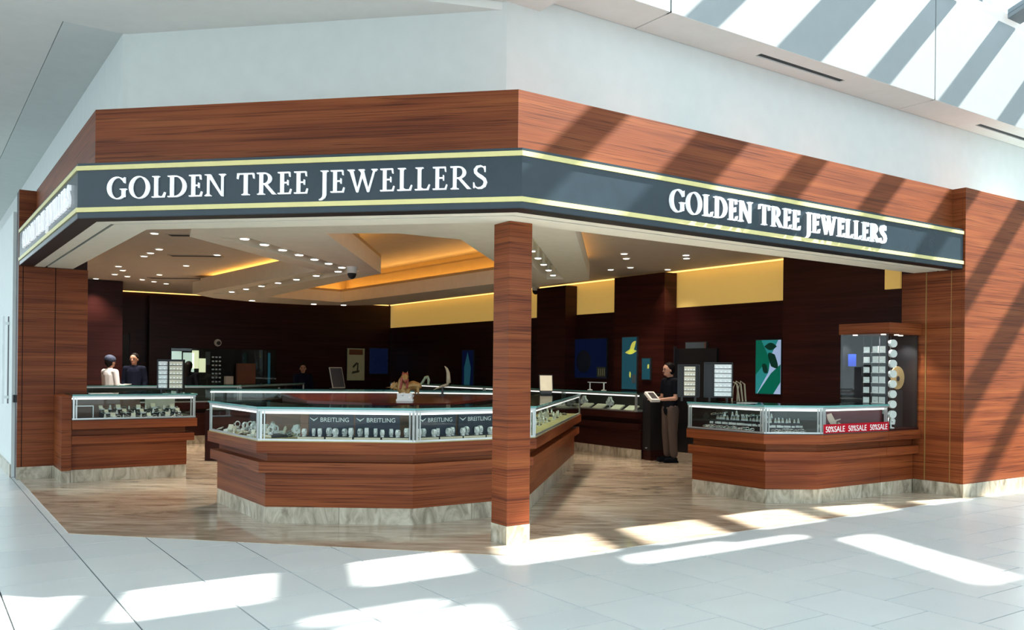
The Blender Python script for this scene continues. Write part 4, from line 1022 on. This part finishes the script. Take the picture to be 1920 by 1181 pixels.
art([[(.25, .2), (.7, .25), (.72, .32), (.3, .28)], [(.35, .38), (.6, .52), (.55, .58), (.3, .44)], [(.55, .3), (.63, .3), (.66, .55), (.58, .55)]], 'poster_dark', 1); art([[(.1, .8), (.9, .8), (.9, .97), (.1, .97)]], 'leather_brown', 2)
art = wall_panel('wall_screen', 'slim blue screen with a figure at the far end of the right wall', 'screen', 'R', 19.2, 19.75, 1.1, 2.0, 'screen_blue'); art([[(.2, 0), (.7, 0), (.8, .5), (.5, .95), (.2, .5)]], 'screen_teal', 1)
art = wall_panel('wall_screen', 'dark unlit screen at the back corner', 'screen', 'B', 11.3, 11.9, 1.34, 2.1, 'screen_blue')
# wall niche with lit panels
ni = thing('wall_niche', 'wide glazed wall niche with pale lit panels on the back wall', 'niche', (6.7, 23.9, .95))
box('backing', (5.62, 8.41, 23.95, 23.999, .95, 1.98), 'black', ni)
for b, m in (((5.63, 5.88, 1.0, 1.90), 'niche_light'), ((5.92, 6.2, 1.25, 1.87), 'niche_light'), ((6.15, 6.32, 1.45, 1.93), 'niche_yellow'), ((6.33, 6.5, 1.35, 1.72), 'niche_yellow'), ((6.5, 6.62, 1.55, 1.9), 'poster_grey')):
    box('lit_panel', (b[0], b[1], 23.93, 23.949, b[2], b[3]), m, ni)
for i in range(7):
    for j in range(3): box('jewel_row', (6.66 + .09 * j, 6.72 + .09 * j, 23.92, 23.949, 1.08 + .11 * i, 1.12 + .11 * i), 'silver', ni)
box('niche_glass', (5.60, 8.43, 23.88, 23.885, .95, 1.98), 'glass', ni); box('counter_top', (6.9, 8.43, 23.6, 23.879, .90, .95), 'white_stand', ni)
box('blue_strip', (8.20, 8.26, 23.92, 23.949, .98, 1.9), 'screen_teal', ni)
o = box('leather_display', (7.25, 7.75, 23.62, 23.75, .951, 1.60), 'leather_brown'); tag(o, 'brown leather display block on the niche ledge', 'display')
o = box('white_carton', (6.95, 7.15, 23.62, 23.8, .951, 1.25), 'paper'); tag(o, 'small pale carton on the niche ledge', 'carton')
# cameras
def dome(px, py, z, r, label):
    x, y = ground(px, py, z); t = thing('dome_camera', label, 'camera', (x, y, z))
    bm = bmesh.new(); lathe(bm, [(r * 1.05, -.001), (r * 1.05, -.02), (r * .95, -.03), (r * .9, -.10)], 16); link('housing', mesh_from(bm, 'housing', True), 'white_stand', t, (0, 0, 0))
    bm = bmesh.new(); lathe(bm, [(r * .85, -.10), (r * .82, -.13), (r * .6, -.165), (r * .2, -.185)], 16); link('dome', mesh_from(bm, 'dome', True), 'black', t, (0, 0, 0))
dome(658, 499, ZD, .078, 'white dome security camera with black lens under the dropped ceiling')
dome(1003, 537, 3.42, .09, 'black dome camera under the ceiling just right of the column')
bc = thing('wall_camera', 'small white round camera on the dark back wall', 'camera', (6.82, 23.998, 2.15))
bm = bmesh.new(); lathe(bm, [(.09, 0), (.10, .04), (.09, .09)], 14); bmesh.ops.rotate(bm, verts=bm.verts[:], cent=(0, 0, 0), matrix=Matrix.Rotation(math.pi / 2, 3, 'X')); link('housing', mesh_from(bm, 'housing'), 'white_stand', bc, (0, 0, 0))
bm = bmesh.new(); lathe(bm, [(.055, .091), (.055, .10)], 12); bmesh.ops.rotate(bm, verts=bm.verts[:], cent=(0, 0, 0), matrix=Matrix.Rotation(math.pi / 2, 3, 'X')); link('lens', mesh_from(bm, 'lens'), 'black', bc, (.01, 0, -.01))
# metal door handle on the far left wall
hd = thing('door_handle', 'tall brushed metal pull handle on the far left wall', 'handle', (1.05, 13.7, .6))
yh = 14.05
box('bar', (1.045, 1.075, yh, yh + .03, .98, 2.2), 'steel', hd); box('mount', (1.075, 1.129, yh, yh + .03, 1.05, 1.09), 'steel', hd); box('mount', (1.075, 1.129, yh, yh + .03, 2.08, 2.12), 'steel', hd)
box('back_plate', (1.120, 1.1295, yh + .05, yh + .16, .98, 2.2), 'dark_metal', hd)
# small far counter things
for k in range(2):
    x, y = 10.55, 12.3 + .45 * k
aw = thing('jewellery_arch', 'small white double stand on the counter beside the woman', 'stand', (10.55, 12.55, 1.151), None, math.pi / 2)
for s in (-.2, .2):
    bm = bmesh.new(); lathe(bm, [(.05, 0), (.05, .01), (.012, .02), (.012, .14)], 10, (s, 0, 0)); link('post', mesh_from(bm, 'post'), 'white_stand', aw, (0, 0, 0))
bm = bmesh.new(); add_box(bm, -.26, .26, -.01, .01, .14, .155); link('cross_bar', mesh_from(bm, 'cross_bar'), 'white_stand', aw, (0, 0, 0))
o = box('notice_card', (-.14, .14, -.1, .1, 0, .006), 'paper'); o.location = (2.1, 12.75, 1.1505); tag(o, 'white paper card lying on the left counter', 'card')
o = box('notice_card', (-.11, .11, -.08, .08, 0, .006), 'paper'); o.location = (8.45, 7.2, 1.1505); o.rotation_euler = (0, 0, .2); tag(o, 'white paper card lying beside the white rack', 'card')
aa = thing('arched_stand', 'faint tan arched display frame behind the right counter', 'stand', (9.35, 8.2, 0), None, -HEAD)
for k in range(3):
    bm = bmesh.new(); tube(bm, [(-.10 + .08 * k, 0, 1.12), (-.09 + .08 * k, 0, 1.3), (-.03 + .07 * k, 0, 1.40), (.04 + .06 * k, 0, 1.36), (.08 + .05 * k, 0, 1.12)], .012, 6); link('hoop', mesh_from(bm, 'hoop'), 'ivory', aa, (0, .03 * k, 0))
bm = bmesh.new(); add_box(bm, -.2, .3, -.15, .2, 0, 1.12); link('stand_base', mesh_from(bm, 'stand_base'), 'black', aa, (0, 0, 0))

# ------------------------------------------------------------------ people
def person(label, x, y, face, H_, shirt, trouser, hairm, arms, cap=False, long_hair=False, short_sleeve=False, voxel=.011, head_down=0.0):
    """local frame: +Y is where the person faces, +X the person's right"""
    k = H_ / 1.70
    ang = math.atan2(face[1], face[0]) - math.pi / 2
    t = thing('person', label, 'person', (x, y, 0), None, ang); t.scale = (k, k, k)
    def cap_(bm, a, b, ra, rb, sq=(1, 1, 1)): hull_capsule(bm, V(a), V(b), ra, rb, 1, sq)
    bm = bmesh.new(); hy = .02 + head_down * .05
    cap_(bm, (0, 0, .95), (0, 0, 1.08), .115, .105, (1.25, .8, 1)); cap_(bm, (0, 0, 1.08), (0, 0, 1.32), .105, .12, (1.3, .75, 1)); cap_(bm, (-.12, 0, 1.38), (.12, 0, 1.38), .055, .055)
    cap_(bm, (0, -.005, 1.40), (0, .01, 1.50), .052, .050); cap_(bm, (0, hy, 1.53), (0, hy + .005, 1.605), .066, .085, (.9, 1.05, 1.1))
    cap_(bm, (0, hy + .085, 1.575), (0, hy + .10, 1.555), .010, .013)     # nose
    cap_(bm, (0, hy + .05, 1.515), (0, hy + .06, 1.51), .035, .028)       # chin
    for s in (-1, 1):
        cap_(bm, (s * .076, hy, 1.58), (s * .080, hy - .01, 1.555), .014, .010)     # ear
        cap_(bm, (s * .09, 0, .92), (s * .095, .01, .50), .088, .056); cap_(bm, (s * .095, .01, .50), (s * .10, -.02, .10), .056, .036)
        cap_(bm, (s * .10, -.03, .05), (s * .115, .13, .035), .038, .030)
        sh, el, wr, hdir = arms[s]
        cap_(bm, sh, el, .047, .038); cap_(bm, el, wr, .038, .026)
        hd_ = V(hdir).normalized(); wv = V(wr); pl_ = wv + hd_ * .085
        side = hd_.cross(V((0, 0, 1))); side = side.normalized() if side.length > .1 else V((1, 0, 0))
        cap_(bm, wv + hd_ * .01, pl_, .026, .034, (1, 1, .7))
        for q, L in enumerate((.070, .080, .075, .058)):
            b0 = pl_ + side * (.024 * (1.5 - q) * .9); b1 = b0 + hd_ * L * .55 + V((0, 0, -.004)); b2 = b1 + hd_ * L * .35 + V((0, 0, -.018))
            hull_capsule(bm, b0, b1, .0105, .0095); hull_capsule(bm, b1, b2, .0095, .0085)
        th = wv + hd_ * .03 + V((0, 0, .01)); inn = V((-s, 0, 0)); hull_capsule(bm, th, th + (hd_ * .05 + inn * .045), .0125, .010)
    link('body', remeshed(bm, voxel, 'body', 'skin', 3), None, t, (0, 0, 0))
    bm = bmesh.new()                                                      # shirt
    cap_(bm, (0, 0, .90), (0, 0, 1.08), .135, .122, (1.25, .85, 1)); cap_(bm, (0, 0, 1.08), (0, 0, 1.32), .122, .136, (1.32, .8, 1)); cap_(bm, (-.135, 0, 1.385), (.135, 0, 1.385), .066, .066); cap_(bm, (0, -.005, 1.38), (0, 0, 1.435), .075, .062)
    for s in (-1, 1):
        sh, el, wr, hdir = arms[s]
        if short_sleeve: cap_(bm, sh, V(sh).lerp(V(el), .62), .066, .058)
        else: cap_(bm, sh, el, .064, .054); cap_(bm, el, V(el).lerp(V(wr), .93), .054, .040)
    link('shirt', remeshed(bm, voxel * 1.1, 'shirt', shirt, 4), None, t, (0, 0, 0))
    bm = bmesh.new()                                                      # trousers
    cap_(bm, (-.05, 0, .93), (.05, 0, .93), .112, .112, (1, .95, 1))
    for s in (-1, 1): cap_(bm, (s * .085, 0, .90), (s * .098, .01, .50), .106, .080); cap_(bm, (s * .098, .01, .50), (s * .10, -.015, .14), .080, .068)
    link('trousers', remeshed(bm, voxel * 1.2, 'trousers', trouser, 4), None, t, (0, 0, 0))
    for s in (-1, 1):
        bm = bmesh.new(); cap_(bm, (s * .10, -.035, .052), (s * .118, .14, .045), .052, .044, (.95, 1, .95)); add_box(bm, s * .11 - .048, s * .11 + .048, -.08, .17, 0.0, .03)
        link('shoe', remeshed(bm, .010, 'shoe', 'cloth_black', 3), None, t, (0, 0, 0))
    bm = bmesh.new()                                                      # hair
    cap_(bm, (0, hy - .025, 1.625), (0, hy - .035, 1.58), .098, .092, (.92, 1.05, 1))
    if long_hair: cap_(bm, (0, hy - .06, 1.60), (0, -.06, 1.36), .085, .06)
    else: cap_(bm, (0, hy - .05, 1.58), (0, hy - .04, 1.53), .075, .055)
    link('hair', remeshed(bm, .011, 'hair', hairm, 3), None, t, (0, 0, 0))
    if cap:
        bm = bmesh.new(); cap_(bm, (0, hy - .01, 1.645), (0, hy - .03, 1.66), .108, .10, (1, 1.1, .85)); link('cap', remeshed(bm, .011, 'cap', 'cap_blue', 3), None, t, (0, 0, 0))
    for s in (-1, 1):
        bm = bmesh.new(); bmesh.ops.create_icosphere(bm, subdivisions=2, radius=.011, matrix=Matrix.Translation((s * .032, hy + .088, 1.588))); link('eye', mesh_from(bm, 'eye'), 'black', t, (0, 0, 0))
        bm = bmesh.new(); tube(bm, [(s * .017, hy + .094, 1.607), (s * .035, hy + .093, 1.612), (s * .05, hy + .084, 1.606)], .0045, 5); link('eyebrow', mesh_from(bm, 'eyebrow'), 'hair', t, (0, 0, 0))
    bm = bmesh.new(); tube(bm, [(-.022, hy + .086, 1.527), (0, hy + .094, 1.526), (.022, hy + .086, 1.527)], .006, 6); link('mouth', mesh_from(bm, 'mouth'), 'lip', t, (0, 0, 0))
    return t, ang, k
HOLD = {s: ((s * .185, 0, 1.385), (s * .21, .03, 1.10), (s * .11, .25, 1.08), (-s * .35, .9, .05)) for s in (-1, 1)}
REST = {s: ((s * .185, 0, 1.385), (s * .23, -.02, 1.11), (s * .22, .08, .87), (0, .25, -1)) for s in (-1, 1)}
LEFTW = (-RT[0], -RT[1]); TOC = (-FW[0], -FW[1])
fdir = (LEFTW[0] * .93 + TOC[0] * .38, LEFTW[1] * .93 + TOC[1] * .38)
wx, wy = 10.52, 10.60
t, ang, k = person('standing woman in black T-shirt and brown trousers holding a white box', wx, wy, fdir, 1.66, 'cloth_black', 'trousers', 'hair', HOLD, long_hair=False, short_sleeve=True, voxel=.008, head_down=.6)
c_, s_ = math.cos(ang), math.sin(ang)
def loc_of(px, py, x0, y0, a): return (x0 + px * math.cos(a) - py * math.sin(a), y0 + px * math.sin(a) + py * math.cos(a))
bx_, by_ = loc_of(0, .36, wx, wy, ang)
hb = thing('held_box', 'white box with a dark window held in both hands by the woman', 'box', (bx_, by_, 1.055), None, ang)
bm = bmesh.new(); add_box(bm, -.13, .13, -.09, .09, 0, .05); bmesh.ops.bevel(bm, geom=bm.edges[:], offset=.006, segments=2, affect='EDGES'); bmesh.ops.rotate(bm, verts=bm.verts[:], cent=(0, 0, 0), matrix=Matrix.Rotation(-.55, 3, 'Y')); link('carton', mesh_from(bm, 'carton'), 'paper', hb, (0, 0, .02))
bm = bmesh.new(); add_box(bm, -.09, .09, -.055, .055, .0505, .053); bmesh.ops.rotate(bm, verts=bm.verts[:], cent=(0, 0, 0), matrix=Matrix.Rotation(-.55, 3, 'Y')); link('window', mesh_from(bm, 'window'), 'black', hb, (0, 0, .02))
mx, my = ground(206, 690 + 1640 * 1.55 / 18.2 - .0135 * 754, 0)
f1 = (RT[0] * .5 + FW[0] * .87, RT[1] * .5 + FW[1] * .87)
t, ang, k = person('man in white shirt and dark blue cap seen from behind at the far left', mx, my, f1, 1.70, 'cloth_white', 'cloth_black', 'hair', HOLD, cap=True)
bx_, by_ = loc_of(0, .36, mx, my, ang)
o = box('held_tablet', (-.12, .12, -.08, .08, 0, .015), 'steel'); o.location = (bx_, by_, 1.10); o.rotation_euler = (.2, 0, ang); tag(o, 'grey tablet held by the man in the white shirt', 'tablet')
mx, my = ground(252, 690 + 1640 * 1.55 / 19.2 - .0135 * 708, 0)
person('man in dark navy jacket facing the mall beside the man in white', mx, my, TOC, 1.78, 'cloth_navy', 'cloth_black', 'hair', REST)
mx, my = ground(354, 690 + 1640 * 1.55 / 20.3 - .0135 * 606, 0)
person('dark haired person in black seen from behind in front of the wall niche', mx, my, FW, 1.62, 'cloth_black', 'cloth_black', 'hair', REST, long_hair=True)
mx, my = ground(568, 690 + 1640 * 1.55 / 21.5 - .0135 * 392, 0)
person('dim person in dark clothes behind the rear of the central counter', mx, my, (TOC[0] + .3 * RT[0], TOC[1] + .3 * RT[1]), 1.60, 'cloth_navy', 'cloth_black', 'hair', REST)
